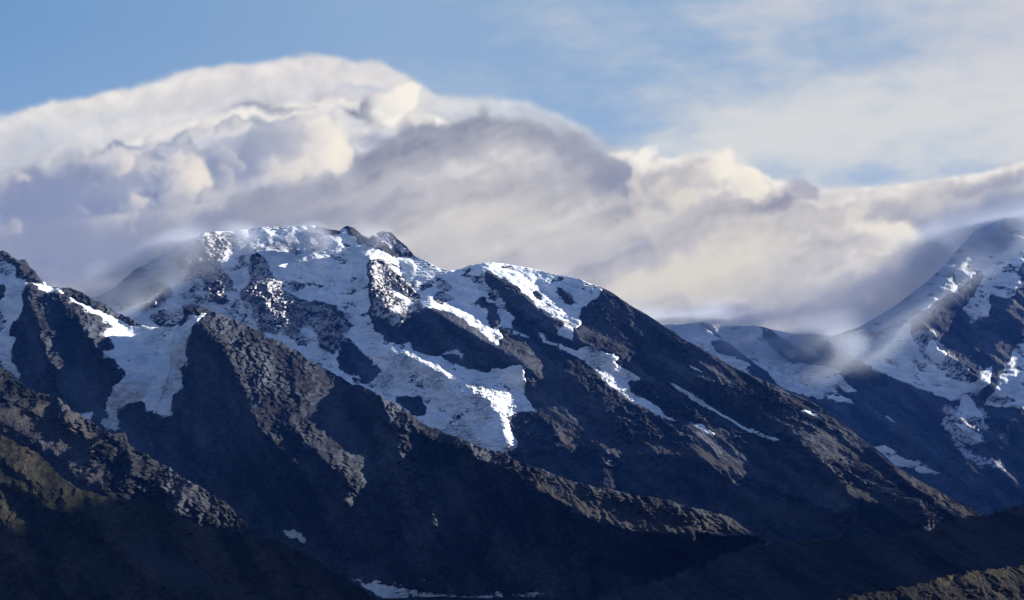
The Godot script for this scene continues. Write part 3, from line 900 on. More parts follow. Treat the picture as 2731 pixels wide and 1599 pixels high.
	# --- the snow massif
	hills("snow_massif", "great snow and rock massif with an icefall, its summit under cloud", {
		"seed": 200, "anchor": [1200, 900], "dist": 6400.0, "slope": 45.0, "turn": -8.0, "floor": 40.0, "nx": 1200, "ny": 430, "jag": 9.0,
		"foot": pts("s", [-400, 900, 0, 860, 400, 930, 540, 900, 700, 960, 900, 1060, 1100, 1180, 1250, 1260, 1500, 1350, 1700, 1400, 1950, 1480, 2100, 1520]),
		"crest": pts("s", [-250, 900, 0, 850, 100, 835, 200, 808, 260, 790, 310, 765, 350, 735, 400, 700, 450, 668, 500, 645, 560, 630, 600, 620, 680, 608, 760, 606, 840, 603, 880, 612, 905, 616, 922, 604, 945, 610, 965, 625, 985, 640, 1000, 624, 1020, 618, 1045, 622, 1062, 640, 1085, 660, 1105, 682, 1140, 700, 1170, 715, 1200, 722, 1230, 718, 1260, 712, 1300, 707, 1340, 706, 1380, 711, 1420, 720, 1470, 735, 1520, 746, 1560, 760, 1600, 777, 1627, 788, 1658, 812, 1712, 845, 1775, 884, 1815, 913, 1869, 943, 1914, 969, 1959, 994, 2004, 1012, 2049, 1030, 2090, 1045, 2140, 1068, 2200, 1105, 2260, 1152, 2320, 1205, 2360, 1250, 2420, 1285, 2480, 1316, 2540, 1347, 2583, 1372, 2620, 1395, 2750, 1440]),
		"big": 34.0, "crag_lo": 14.0, "crag_hi": 62.0, "crag_wave": 130.0, "grit": 9.5, "lean": 0.85, "warp": 16.0,
		"rock": Color(0.046, 0.053, 0.066), "scree_tone": Color(0.05, 0.05, 0.05),
		"spurs": [
			[pts("c4", [550, 290, 570, 480, 650, 640, 800, 720, 960, 670, 1100, 740, 1250, 830, 1440, 930, 1640, 1040]), 80.0, 150.0, 190.0],
			[pts("c4", [1370, 380, 1550, 460, 1700, 610, 1900, 750, 2040, 830, 2100, 900, 2300, 980]), 50.0, 190.0, 170.0],
			[pts("c3", [1560, 80, 1500, 200, 1620, 400, 1650, 560]), 45.0, 130.0, 150.0],
			[pts("c3", [1950, 250, 1960, 450, 2020, 640, 2100, 800]), 45.0, 150.0, 160.0],
			[pts("c4", [1330, 560, 1440, 640, 1470, 760, 1640, 860, 1720, 960, 1880, 1200]), 26.0, 110.0, 110.0],
			[pts("c4", [700, 950, 1000, 1080, 1250, 1220, 1420, 1330, 1500, 1480, 1540, 1640]), 60.0, 190.0, 170.0],
			[pts("c10", [340, 0, 520, 230, 640, 400, 720, 560]), 26.0, 90.0, 110.0],
			[pts("c10", [700, 40, 720, 300, 780, 480]), 24.0, 70.0, 90.0],
			[pts("c10", [760, 0, 880, 120, 1000, 260, 1160, 420, 1190, 540, 1330, 620]), 48.0, 260.0, 170.0],
			[pts("c10", [720, 720, 930, 690, 1110, 730, 1300, 775, 1580, 775, 2000, 840, 2300, 960, 2520, 1050]), 66.0, 420.0, 90.0],
			[pts("c10", [80, 760, 300, 640, 420, 600, 560, 640, 650, 780]), 36.0, 160.0, 80.0],
			[pts("c10", [1110, 760, 1090, 900, 1080, 1010, 1120, 1140]), 70.0, 120.0, 70.0],
			[pts("c10", [1480, 790, 1520, 900, 1650, 980, 1900, 1030, 2250, 1110]), 60.0, 140.0, 80.0],
			[pts("c8", [370, 420, 480, 500, 660, 640, 800, 760, 1000, 860]), 80.0, 190.0, 110.0],
			[pts("c8", [640, 450, 860, 560, 1010, 640, 1180, 730]), 60.0, 90.0, 60.0],
			[pts("c11", [380, 850, 480, 960, 600, 1110, 700, 1220, 870, 1215, 1020, 1295, 1280, 1440]), 130.0, 260.0, 130.0],
			[pts("c11", [640, 865, 900, 950, 1050, 1050, 1160, 1200, 1280, 1290]), 70.0, 110.0, 90.0],
			[pts("c11", [1150, 935, 1290, 1080, 1420, 1170, 1620, 1300, 1850, 1400]), 90.0, 200.0, 110.0],
			[pts("c5", [620, 930, 830, 1000, 1000, 1080, 1300, 1200, 1500, 1340]), 42.0, 130.0, 150.0],
			[pts("c5", [-10, 392, 130, 480, 250, 545, 390, 635, 600, 765, 800, 880, 1000, 960]), 52.0, 90.0, 420.0],
		],
		"crags": [
			pts("c10", [300, 400, 480, 360, 700, 560, 720, 720, 650, 780, 560, 640, 520, 830, 420, 890, 200, 900, 0, 860, 60, 780, 330, 700]),
			pts("c10", [780, 0, 1070, 20, 1250, 200, 1560, 390, 1700, 460, 1850, 470, 2000, 640, 1900, 700, 1500, 640, 1300, 700, 1160, 640, 1190, 520, 1000, 260]),
			pts("c10", [1460, 40, 1640, 80, 2100, 340, 2500, 560, 2500, 700, 2100, 480, 1700, 380, 1400, 100]),
			pts("c10", [1100, 740, 1340, 860, 1340, 1030, 1230, 1060, 1200, 1140, 1100, 1140, 1070, 980]),
			pts("c10", [1480, 780, 2000, 1000, 1980, 1060, 1640, 980, 1500, 900]),
			pts("c5", [540, 920, 900, 960, 1300, 1180, 1250, 1260, 900, 1160, 600, 1060]),
			pts("c8", [380, 430, 1000, 640, 1080, 730, 900, 700, 650, 640]),
			pts("c11", [380, 840, 700, 860, 1000, 1000, 1280, 1270, 1200, 1300, 800, 1120, 620, 1080]),
			pts("c11", [640, 860, 1100, 960, 1700, 1300, 1800, 1420, 1300, 1400, 1000, 1200]),
			pts("c3", [850, 380, 1740, 60, 2100, 300, 2600, 600, 2600, 960, 2000, 860, 1000, 640]),
			pts("c4", [520, 280, 700, 300, 900, 560, 700, 640, 540, 560]),
		],
		"scree": [
			pts("c10", [700, 560, 1100, 620, 1400, 740, 1100, 730, 900, 690, 720, 720]), pts("c10", [1380, 640, 1800, 640, 2300, 860, 2520, 950, 2520, 1050, 2150, 900, 1700, 780, 1400, 760]),
			pts("c8", [560, 640, 900, 720, 1300, 770, 1250, 830, 900, 820, 640, 720]), pts("c11", [500, 920, 700, 1000, 1000, 1160, 1500, 1440, 1280, 1440, 900, 1200, 640, 1080]), pts("c11", [1150, 935, 1500, 1080, 1900, 1300, 2000, 1380, 1850, 1400, 1500, 1200]),
		],
		"dust": [
			pts("c3", [600, 500, 900, 260, 1300, 240, 1580, 60, 1740, 120, 1760, 460, 1680, 600, 1500, 560, 1400, 700, 1000, 760, 820, 640]), pts("c3", [1860, 250, 2010, 280, 2200, 540, 2460, 600, 2640, 780, 2520, 960, 2300, 880, 1920, 820, 1800, 560]),
			pts("c4", [520, 280, 700, 320, 880, 440, 900, 640, 760, 800, 560, 700]), pts("c4", [480, 40, 640, 40, 860, 230, 700, 210]), pts("c4", [990, 400, 1150, 430, 1140, 600, 1000, 600]),
		],
		"ice": [
			{"name": "snow_field", "label": "wide upper snowfield and tumbling icefall below the clouded summit", "category": "snowfield", "thick": 20.0, "rough": 11.0, "serac": 3.0, "dirt": 0.15, "fray": 0.3,
				"shapes": [
					pts("s", [150, 700, 300, 640, 470, 600, 700, 575, 900, 570, 985, 660, 1060, 690, 1105, 660, 1170, 700, 1230, 705, 1290, 700, 1296, 744, 1300, 765, 1330, 780, 1346, 805, 1351, 830, 1372, 852, 1368, 876, 1390, 890, 1422, 906, 1388, 902, 1360, 887, 1332, 876, 1331, 890, 1345, 905, 1332, 928, 1328, 936, 1303, 916, 1267, 886, 1231, 862, 1195, 840, 1145, 834, 1130, 830, 1110, 780, 1070, 744, 1050, 724, 1020, 706, 1000, 704, 990, 720, 992, 760, 996, 816, 994, 852, 1005, 884, 1030, 909, 1052, 920, 1070, 924, 1105, 919, 1103, 938, 1145, 952, 1181, 954, 1189, 934, 1224, 938, 1240, 956, 1215, 975, 1250, 985, 1296, 995, 1318, 988, 1339, 990, 1375, 983, 1396, 976, 1400, 1031, 1404, 1060, 1425, 1085, 1434, 1099, 1411, 1107, 1389, 1103, 1358, 1115, 1362, 1143, 1377, 1173, 1384, 1196, 1362, 1216, 1328, 1211, 1301, 1203, 1245, 1181, 1196, 1162, 1154, 1143, 1120, 1130, 1060, 1100, 1000, 1075, 940, 1040, 860, 990, 780, 950, 700, 910, 600, 880, 400, 880, 300, 860, 200, 820, 100, 800]),
				],
				"holes": [
					pts("c3", [1300, 260, 1400, 200, 1500, 130, 1580, 80, 1640, 90, 1700, 130, 1720, 170, 1660, 250, 1640, 330, 1700, 380, 1740, 440, 1690, 520, 1700, 580, 1660, 605, 1600, 540, 1540, 490, 1550, 440, 1450, 380, 1370, 330]),
					pts("c3", [1880, 270, 1960, 248, 2010, 320, 2060, 420, 2120, 500, 2230, 560, 2330, 570, 2420, 590, 2500, 610, 2560, 700, 2630, 760, 2520, 790, 2530, 860, 2480, 960, 2380, 905, 2370, 800, 2290, 730, 2240, 740, 2230, 800, 2140, 800, 2120, 740, 2080, 825, 1960, 800, 1930, 740, 1900, 660, 1890, 580, 1810, 560, 1820, 500, 1880, 420, 1870, 340]),
					pts("c3", [1070, 480, 1150, 440, 1240, 450, 1290, 500, 1240, 545, 1150, 560, 1185, 600, 1130, 622, 1050, 592]), pts("c3", [840, 580, 940, 568, 1010, 590, 920, 632]), pts("c3", [1100, 690, 1220, 638, 1285, 690, 1210, 748, 1140, 722]), pts("c3", [1370, 610, 1440, 588, 1505, 640, 1430, 662, 1380, 662]),
					pts("c3", [890, 300, 1060, 270, 1080, 380, 960, 440, 900, 400]), pts("c4", [1030, 405, 1100, 438, 1132, 482, 1080, 495, 1015, 462]), pts("c4", [1000, 520, 1060, 500, 1142, 545, 1090, 582, 1040, 602, 998, 562]),
					pts("c4", [340, 10, 400, 10, 470, 70, 545, 140, 440, 146, 420, 100, 350, 62]), pts("c4", [490, 60, 560, 30, 700, 40, 790, 140, 855, 226, 790, 222, 690, 188, 600, 152, 530, 112]), pts("c4", [0, 62, 130, 20, 290, 10, 305, 70, 200, 72]),
					pts("c4", [290, 860, 350, 840, 400, 880, 480, 970, 510, 985, 600, 1100, 510, 1172, 460, 1182, 450, 1100, 370, 1112, 288, 1060]), pts("c4", [700, 1290, 900, 1270, 930, 1400, 860, 1420]),
					pts("c4", [1310, 590, 1350, 550, 1440, 602, 1485, 700, 1475, 765, 1430, 782, 1390, 692, 1400, 642]), pts("c4", [1060, 985, 1180, 975, 1195, 1030, 1140, 1040]),
				],
				"broken": [pts("c4", [480, 900, 900, 1000, 1300, 1120, 1660, 1130, 1760, 1390, 1640, 1420, 1540, 1480, 1580, 1700, 1300, 1640, 900, 1500, 560, 1200])]},
			{"name": "snow_dome", "label": "rounded snow dome and hanging glacier between the two dark skyline spurs", "category": "snow dome", "thick": 20.0, "rough": 9.0, "serac": 3.0, "dirt": 0.08,
				"shapes": [pts("c4", [1160, 330, 1200, 240, 1560, 240, 1800, 300, 2050, 380, 2245, 500, 2205, 562, 2085, 640, 2075, 690, 2092, 750, 2040, 795, 1960, 752, 1860, 700, 1760, 642, 1700, 572, 1600, 482, 1480, 412, 1400, 376, 1330, 352])],
				"holes": [pts("c4", [1730, 500, 1795, 548, 1775, 572, 1728, 540]), pts("c4", [1908, 478, 1962, 490, 2022, 602, 1985, 602, 1918, 532])]},
			{"name": "glacier", "label": "bright sunlit glacier tongue running down the middle of the lower spurs", "thick": 18.0, "rough": 6.0, "serac": 6.0, "dirt": 0.05, "fray": 0.12, "blue": Color(0.6, 0.7, 0.76),
				"shapes": [pts("s", [1480, 915, 1533, 938, 1555, 928, 1608, 946, 1659, 958, 1637, 971, 1663, 988, 1700, 1003, 1709, 1014, 1672, 1027, 1683, 1047, 1719, 1065, 1752, 1088, 1778, 1114, 1812, 1123, 1780, 1125, 1739, 1109, 1699, 1087, 1646, 1051, 1614, 1029, 1596, 1008, 1560, 975, 1535, 958, 1496, 936])],
				"broken": [pts("s", [1533, 930, 1700, 980, 1700, 1040, 1800, 1120, 1700, 1090, 1600, 1010])]},
			{"name": "glacier", "label": "narrow sunlit ribbon of ice along the next gully to the right", "thick": 18.0, "rough": 5.0, "serac": 7.0, "dirt": 0.05, "fray": 0.08, "warp": 8.0, "narrow": true, "blue": Color(0.6, 0.7, 0.76),
				"shapes": [pts("c5", [400, 940, 440, 955, 510, 1000, 585, 1028, 645, 1088, 720, 1128, 830, 1198, 950, 1238, 1060, 1288, 980, 1278, 880, 1244, 780, 1186, 700, 1136, 620, 1104, 545, 1046, 470, 1000])]},
			{"name": "ice_remnant", "label": "small bright remnant of ice on the dark skyline spur", "category": "ice remnant", "thick": 18.0, "rough": 5.0, "serac": 6.0, "dirt": 0.05,
				"shapes": [pts("c11", [270, 325, 330, 350, 410, 345, 500, 395, 580, 455, 480, 430, 380, 395, 310, 370])]},
			{"name": "snow_streak", "label": "thin snow streak just below the tip of the bright glacier tongue", "category": "snow streak", "thick": 14.0, "rough": 3.0, "dirt": 0.05, "fray": 0.2,
				"shapes": [pts("c10", [1890, 445, 2000, 490, 2100, 550, 2170, 604, 2080, 580, 1980, 530])]},
			{"name": "snow_streak", "label": "small slanting snow streak on the dark wall below the long skyline spur", "category": "snow streak", "thick": 12.0, "rough": 3.0, "fray": 0.1,
				"shapes": [pts("c5", [500, 836, 540, 848, 585, 880, 600, 900, 560, 886, 520, 862])]},
			{"name": "snow_streak", "label": "faint snow streak among crags between the bright tongue and the narrow ribbon", "category": "snow streak", "thick": 12.0, "rough": 3.0, "fray": 0.1,
				"shapes": [pts("c10", [1530, 170, 1580, 185, 1640, 212, 1610, 222, 1555, 205])]},
			{"name": "snow_patch", "label": "grey snow patch tucked under the foot of the second skyline spur", "category": "snow patch", "thick": 14.0, "rough": 3.0, "dirt": 0.2,
				"shapes": [pts("c4", [1905, 770, 1990, 755, 2032, 800, 2020, 872, 1960, 852, 1900, 832])]},
			{"name": "snow_streak", "label": "short snow streak on the rib beside the grey snow patch", "category": "snow streak", "thick": 12.0, "rough": 3.0, "fray": 0.2,
				"shapes": [pts("c4", [1740, 790, 1800, 820, 1870, 880, 1925, 915, 1860, 912, 1790, 850]), pts("c4", [1600, 780, 1640, 800, 1735, 848, 1700, 845, 1620, 815])]},
			{"name": "snow_patch", "label": "slanting snow patch high on the central black cliff", "category": "snow patch", "thick": 12.0, "rough": 3.0, "fray": 0.2,
				"shapes": [pts("c4", [690, 455, 745, 482, 810, 540, 875, 600, 800, 622, 770, 580, 720, 545])]},
			{"name": "snow_patch", "label": "white snow patch among the rock at the bottom of the jagged black buttress", "category": "snow patch", "thick": 12.0, "rough": 3.0,
				"shapes": [pts("c3", [2235, 790, 2270, 715, 2330, 730, 2375, 800, 2360, 832, 2290, 815])]},
		],
	})

	# --- the front range
	hills("rocky_range", "dark craggy front range with a small valley glacier and hanging ice", {
		"seed": 300, "anchor": [900, 1100], "dist": 4400.0, "slope": 50.0, "gully": 19.0, "turn": -6.0, "floor": -60.0, "nx": 960, "ny": 400, "jag": 9.0, "jag_wave": 70.0,
		"crest": pts("s", [-300, 590, -200, 610, 0, 670, 22, 675, 61, 699, 77, 697, 93, 719, 119, 740, 137, 754, 149, 776, 190, 778, 216, 781, 251, 796, 266, 812, 284, 810, 298, 819, 313, 837, 345, 846, 370, 864, 399, 873, 431, 875, 453, 864, 496, 866, 503, 848, 517, 837, 539, 834, 560, 840, 589, 848, 618, 860, 647, 871, 683, 887, 719, 902, 740, 916, 776, 929, 805, 945, 826, 963, 862, 979, 901, 1000, 944, 1028, 980, 1042, 1005, 1060, 1044, 1081, 1087, 1103, 1124, 1131, 1158, 1154, 1192, 1166, 1237, 1186, 1275, 1203, 1328, 1216, 1366, 1237, 1388, 1248, 1441, 1265, 1497, 1284, 1546, 1300, 1599, 1308, 1667, 1326, 1705, 1332, 1750, 1339, 1806, 1355, 1864, 1368, 1896, 1375, 1929, 1393, 1954, 1408, 1994, 1431, 2040, 1453, 2100, 1485, 2200, 1530]),
		"big": 26.0, "big_wave": 340.0, "crag_lo": 9.0, "crag_hi": 38.0, "crag_wave": 84.0, "grit": 7.0, "grit_wave": 20.0, "lean": 0.55, "warp": 11.0, "warp_wave": 55.0,
		"spurs": [
			[pts("c3", [300, 490, 370, 700, 440, 880, 540, 1080, 580, 1300, 620, 1475]), 80.0, 130.0, 240.0],
			[pts("c3", [540, 550, 700, 760, 800, 900, 930, 1060, 960, 1200]), 70.0, 90.0, 120.0],
			[pts("c3", [1600, 830, 1690, 900, 1790, 1000, 1860, 1120, 1930, 1250, 2000, 1400, 2040, 1540, 2180, 1640, 2330, 1800, 2420, 1880]), 150.0, 250.0, 190.0],
			[pts("c9", [760, 560, 870, 655, 1060, 810, 1250, 970, 1330, 1100, 1300, 1230]), 150.0, 190.0, 170.0],
			[pts("c9", [520, 440, 600, 600, 640, 780]), 60.0, 70.0, 80.0],
			[pts("c9", [1560, 290, 1640, 430, 1740, 620, 1760, 830, 1860, 1020, 1960, 1180, 2070, 1330, 2080, 1480]), 140.0, 170.0, 190.0],
			[pts("c9", [1960, 500, 2020, 640, 2030, 780]), 40.0, 40.0, 60.0],
			[pts("c9", [2310, 690, 2340, 860, 2480, 1040]), 60.0, 80.0, 90.0],
			[pts("c9", [890, 870, 820, 1010, 870, 1090]), 34.0, 60.0, 50.0],
			[pts("c10", [-60, 850, 220, 955, 470, 1130, 700, 1270, 1000, 1410, 1300, 1490, 1800, 1530]), 170.0, 420.0, 130.0],
			[pts("c10", [1900, 1420, 2200, 1480, 2500, 1540]), 40.0, 120.0, 60.0],
		],
		"crags": [
			pts("c3", [1600, 820, 1800, 800, 2100, 900, 2300, 1040, 2350, 1250, 2260, 1480, 2100, 1480, 1880, 1200, 1780, 1010]), pts("c9", [230, 0, 850, 0, 900, 300, 860, 420, 1000, 520, 1200, 740, 1480, 1090, 1440, 1200, 1250, 1240, 1180, 980, 1000, 860, 860, 660, 760, 680, 640, 780, 500, 780, 520, 560, 400, 420]),
			pts("c9", [1080, 60, 1400, 180, 1600, 280, 1900, 470, 2010, 580, 2040, 790, 1980, 920, 1900, 880, 2010, 1060, 1960, 1100, 2140, 1400, 2100, 1480, 1840, 1060, 1720, 760, 1760, 600, 1620, 400, 1400, 220]),
			pts("c9", [2140, 640, 2520, 760, 2520, 880, 2440, 1000, 2300, 900]), pts("c9", [800, 860, 940, 880, 900, 1100, 810, 1040]),
			pts("c3", [0, 170, 120, 200, 420, 480, 700, 540, 1100, 750, 1000, 740, 700, 620, 300, 460]), pts("c3", [300, 480, 560, 560, 860, 760, 980, 1140, 820, 1060, 600, 760, 350, 620]),
			pts("c10", [0, 760, 300, 860, 800, 1040, 1300, 1180, 2000, 1330, 2350, 1480, 1900, 1420, 1300, 1280, 800, 1160, 300, 960]), pts("c3", [400, 850, 520, 820, 620, 1250, 500, 1260]), pts("c3", [1380, 660, 1700, 700, 2200, 940, 2500, 1110, 2300, 1060, 1600, 760, 1420, 760]),
		],
		"scree": [pts("c10", [100, 880, 500, 980, 900, 1110, 1500, 1260, 2000, 1380, 2300, 1480, 1600, 1520, 1000, 1420, 600, 1220, 250, 980])],
		"dust": [pts("c3", [150, 380, 350, 480, 300, 520, 150, 430])],
		"ice": [
			{"name": "glacier", "label": "pale glacier at the left edge, beside the first dark buttress", "thick": 14.0, "rough": 5.0, "serac": 1.5, "dirt": 0.16,
				"shapes": [pts("c3", [-1500, 100, -300, 220, 0, 262, 60, 268, 150, 305, 168, 340, 192, 390, 180, 420, 300, 460, 332, 480, 272, 570, 292, 640, 250, 722, 150, 762, 128, 830, 202, 852, 150, 950, 138, 1030, 192, 1100, 242, 1120, 182, 1162, 100, 1112, 0, 1045, -300, 900, -1500, 700])],
				"holes": [pts("c3", [-200, 450, 0, 455, 102, 474, 92, 572, 0, 602, -200, 600])]},
			{"name": "snow_ridge", "label": "brilliant sunlit snow arete along the crest above the first buttress", "category": "snow ridge", "thick": 18.0, "rough": 3.0, "dirt": 0.0, "fray": 0.06,
				"shapes": [pts("c3", [310, 462, 430, 480, 556, 512, 590, 566, 700, 618, 765, 640, 855, 690, 965, 740, 1012, 790, 1085, 812, 1040, 835, 900, 795, 800, 722, 700, 662, 590, 595, 556, 562, 400, 535])]},
			{"name": "glacier", "label": "small valley glacier half in shadow, falling from the saddle between two buttresses", "thick": 16.0, "rough": 4.0, "serac": 1.5, "dirt": 0.15,
				"shapes": [pts("c3", [1010, 750, 1110, 740, 1230, 740, 1340, 745, 1400, 770, 1490, 728, 1560, 722, 1575, 752, 1622, 718, 1652, 752, 1590, 832, 1482, 932, 1440, 980, 1476, 1050, 1372, 1070, 1366, 1180, 1360, 1232, 1290, 1272, 1270, 1370, 1312, 1400, 1302, 1432, 1210, 1422, 1140, 1382, 1082, 1402, 1070, 1300, 1000, 1342, 890, 1382, 902, 1440, 895, 1520, 855, 1545, 770, 1490, 832, 1440, 820, 1370, 850, 1290, 902, 1230, 982, 1190, 990, 1150, 942, 1050, 900, 1030, 832, 970, 922, 940, 832, 850, 820, 808, 872, 762])],
				"broken": [pts("c3", [900, 1180, 1370, 1100, 1300, 1430, 1080, 1400, 820, 1500])]},
			{"name": "snow_patch", "label": "tiny snow patch on the dark wall left of the valley glacier's tip", "category": "snow patch", "thick": 10.0, "rough": 2.0,
				"shapes": [pts("c6", [655, 150, 715, 108, 748, 130, 722, 192])]},
			{"name": "avalanche_snow", "label": "patchy avalanche snow spread along the valley floor at the wall's foot", "category": "avalanche snow", "thick": 8.0, "rough": 3.0, "serac": 2.0, "dirt": 0.3, "fray": 0.6, "narrow": true,
				"shapes": [pts("c7", [205, 1200, 300, 1218, 500, 1250, 830, 1297, 600, 1275, 420, 1255, 310, 1245]), pts("c7", [310, 1250, 430, 1288, 640, 1318, 760, 1348, 900, 1368, 1060, 1383, 1180, 1398, 1340, 1383, 1560, 1372, 1775, 1360, 1650, 1400, 1400, 1428, 1000, 1436, 640, 1428, 500, 1374, 430, 1324]), pts("c7", [860, 1262, 940, 1268, 1035, 1308, 900, 1292])]},
			{"name": "snow_patch", "label": "lone blue-white snow patch low on the shaded wall above the valley", "category": "snow patch", "thick": 12.0, "rough": 4.0, "serac": 2.0,
				"shapes": [pts("c6", [1990, 920, 2080, 945, 2150, 955, 2230, 1005, 2238, 1075, 2180, 1050, 2110, 1030, 2050, 965])]},
		],
	})

	# --- the nearer slopes on the left
	hills("rocky_ridge", "grey crumbling ridge with a pinnacle on its crest, behind the scrubby slope", {
		"seed": 400, "anchor": [350, 1180], "dist": 3000.0, "slope": 42.0, "turn": 4.0, "floor": -120.0, "nx": 460, "ny": 300, "jag": 9.0, "jag_wave": 40.0,
		"crest": pts("s", [-700, 480, -300, 800, 0, 976, 20, 985, 43, 1008, 70, 1030, 98, 1046, 140, 1056, 163, 1062, 190, 1080, 217, 1104, 240, 1112, 262, 1125, 290, 1146, 312, 1158, 326, 1164, 336, 1160, 343, 1156, 352, 1162, 364, 1186, 390, 1206, 420, 1225, 455, 1246, 480, 1262, 520, 1285, 560, 1308, 600, 1330, 640, 1362, 680, 1400, 720, 1432, 745, 1440, 800, 1480, 900, 1560]),
		"big": 18.0, "big_wave": 200.0, "crag_lo": 9.0, "crag_hi": 42.0, "crag_wave": 64.0, "grit": 5.5, "grit_wave": 14.0, "lean": 0.5, "warp": 9.0, "warp_wave": 40.0, "rock": Color(0.046, 0.051, 0.06),
		"spurs": [[pts("c6", [920, 270, 1000, 420, 1060, 560]), 30.0, 40.0, 50.0], [pts("c6", [0, 130, 240, 260, 480, 430, 660, 560, 860, 700]), 30.0, 80.0, 60.0], [pts("c6", [540, 150, 700, 300, 880, 420]), 26.0, 60.0, 50.0], [pts("c6", [1340, 800, 1420, 880, 1700, 960, 2000, 1030]), 26.0, 120.0, 40.0]],
		"crags": [pts("c6", [860, 260, 1000, 300, 1500, 580, 2100, 1060, 1700, 1000, 1300, 820, 860, 660, 700, 440]), pts("c6", [0, -200, 500, 60, 860, 260, 640, 300, 200, 100, 0, 0])],
		"scree": [pts("c6", [0, 120, 400, 40, 600, 150, 860, 300, 800, 420, 620, 400, 300, 260]), pts("c6", [560, 500, 700, 560, 860, 700, 700, 660])], "scree_tone": Color(0.06, 0.058, 0.057),
	})
	hills("scrub_slope", "dark green and brown scrub slope with gullies in the lower left", {
		"seed": 500, "anchor": [250, 1380], "dist": 2200.0, "slope": 38.0, "turn": 0.0, "floor": -160.0, "nx": 460, "ny": 300, "jag": 4.0, "jag_wave": 30.0, "mat": scrub_mat,
		"crest": pts("s", [-700, 760, -300, 1010, 0, 1156, 35, 1170, 65, 1188, 100, 1204, 130, 1222, 150, 1245, 178, 1272, 205, 1290, 233, 1306, 270, 1316, 300, 1325, 350, 1332, 400, 1338, 450, 1358, 490, 1382, 540, 1398, 590, 1410, 640, 1418, 690, 1426, 740, 1440, 790, 1462, 850, 1495, 910, 1535, 960, 1565, 1020, 1610, 1200, 1700]),
		"big": 12.0, "big_wave": 150.0, "crag_lo": 11.0, "crag_hi": 18.0, "crag_wave": 54.0, "grit": 3.5, "grit_wave": 11.0, "lean": 0.8, "warp": 7.0, "warp_wave": 30.0, "gully": 11.0, "bed": 1.5, "tone_wave": 90.0,
		"spurs": [
			[pts("c13", [0, 60, 250, 250, 560, 470, 800, 620, 1200, 800]), 22.0, 50.0, 40.0], [pts("c13", [0, 330, 300, 420, 700, 640, 1000, 820]), 24.0, 60.0, 44.0], [pts("c13", [0, 560, 260, 820, 520, 900, 760, 1090, 1000, 1300, 1200, 1475]), 26.0, 60.0, 44.0],
			[pts("c13", [0, 900, 250, 1050, 560, 1200, 800, 1400]), 24.0, 56.0, 40.0], [pts("c13", [700, 560, 1000, 760, 1250, 960, 1500, 1200, 1750, 1440]), 26.0, 50.0, 50.0], [pts("c13", [1000, 700, 1200, 800]), 14.0, 30.0, 26.0], [pts("c13", [1100, 500, 1500, 780, 1900, 1000, 2300, 1200]), 14.0, 60.0, 50.0],
		],
		"turf": [pts("c13", [-2500, -1200, 0, -100, 300, 0, 800, 380, 1250, 470, 1700, 900, 1300, 820, 1000, 800, 1150, 950, 1400, 1150, 1900, 1475, 2000, 1600, -2500, 1600]), pts("c13", [1250, 470, 1500, 560, 1900, 900, 1700, 900])],
		"smooth": [pts("c13", [1000, 820, 1400, 950, 2000, 1250, 2464, 1400, 2464, 1600, 2100, 1475, 1500, 1150])],
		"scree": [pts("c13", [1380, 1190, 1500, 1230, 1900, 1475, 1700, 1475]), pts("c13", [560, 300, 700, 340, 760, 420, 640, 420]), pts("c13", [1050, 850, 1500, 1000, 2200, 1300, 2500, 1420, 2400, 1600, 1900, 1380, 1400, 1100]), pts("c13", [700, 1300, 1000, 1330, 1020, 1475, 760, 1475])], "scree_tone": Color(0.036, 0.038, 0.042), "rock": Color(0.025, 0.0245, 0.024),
	})

	# --- moraine across the valley mouth
	hills("moraine", "long dark moraine wall across the valley floor in deep shade", {
		"seed": 600, "anchor": [2100, 1500], "dist": 2900.0, "slope": 24.0, "turn": -8.0, "floor": -80.0, "nx": 420, "ny": 140, "jag": 15.0,
		"crest": pts("s", [900, 1720, 1100, 1640, 1300, 1640, 1500, 1612, 1700, 1566, 1900, 1495, 1990, 1456, 2060, 1444, 2200, 1436, 2330, 1432, 2450, 1413, 2520, 1394, 2583, 1380, 2640, 1368, 2731, 1345, 2900, 1300, 3200, 1240]),
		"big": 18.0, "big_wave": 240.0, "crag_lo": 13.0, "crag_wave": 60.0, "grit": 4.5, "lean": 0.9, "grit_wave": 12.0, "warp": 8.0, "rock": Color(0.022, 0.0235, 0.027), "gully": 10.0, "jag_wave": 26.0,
	})
	hills("scrub_hummocks", "scrub covered boulder hummocks at the lower right corner", {
		"seed": 700, "anchor": [2500, 1550], "dist": 1400.0, "slope": 26.0, "turn": 0.0, "floor": -40.0, "nx": 300, "ny": 120, "jag": 6.0, "jag_wave": 22.0, "mat": scrub_mat,
		"crest": pts("s", [1900, 1700, 2080, 1625, 2200, 1604, 2300, 1582, 2400, 1566, 2480, 1548, 2560, 1530, 2640, 1520, 2731, 1504, 2900, 1470, 3100, 1420]),
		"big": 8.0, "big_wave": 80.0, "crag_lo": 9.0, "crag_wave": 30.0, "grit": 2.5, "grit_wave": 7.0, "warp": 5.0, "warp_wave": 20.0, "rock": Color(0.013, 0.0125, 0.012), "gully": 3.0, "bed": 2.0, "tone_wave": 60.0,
		"turf": [pts("s", [2250, 1540, 2480, 1510, 2760, 1480, 2740, 1530, 2500, 1560]), pts("s", [2000, 1600, 2300, 1590, 2260, 1640, 2000, 1660])],
	})


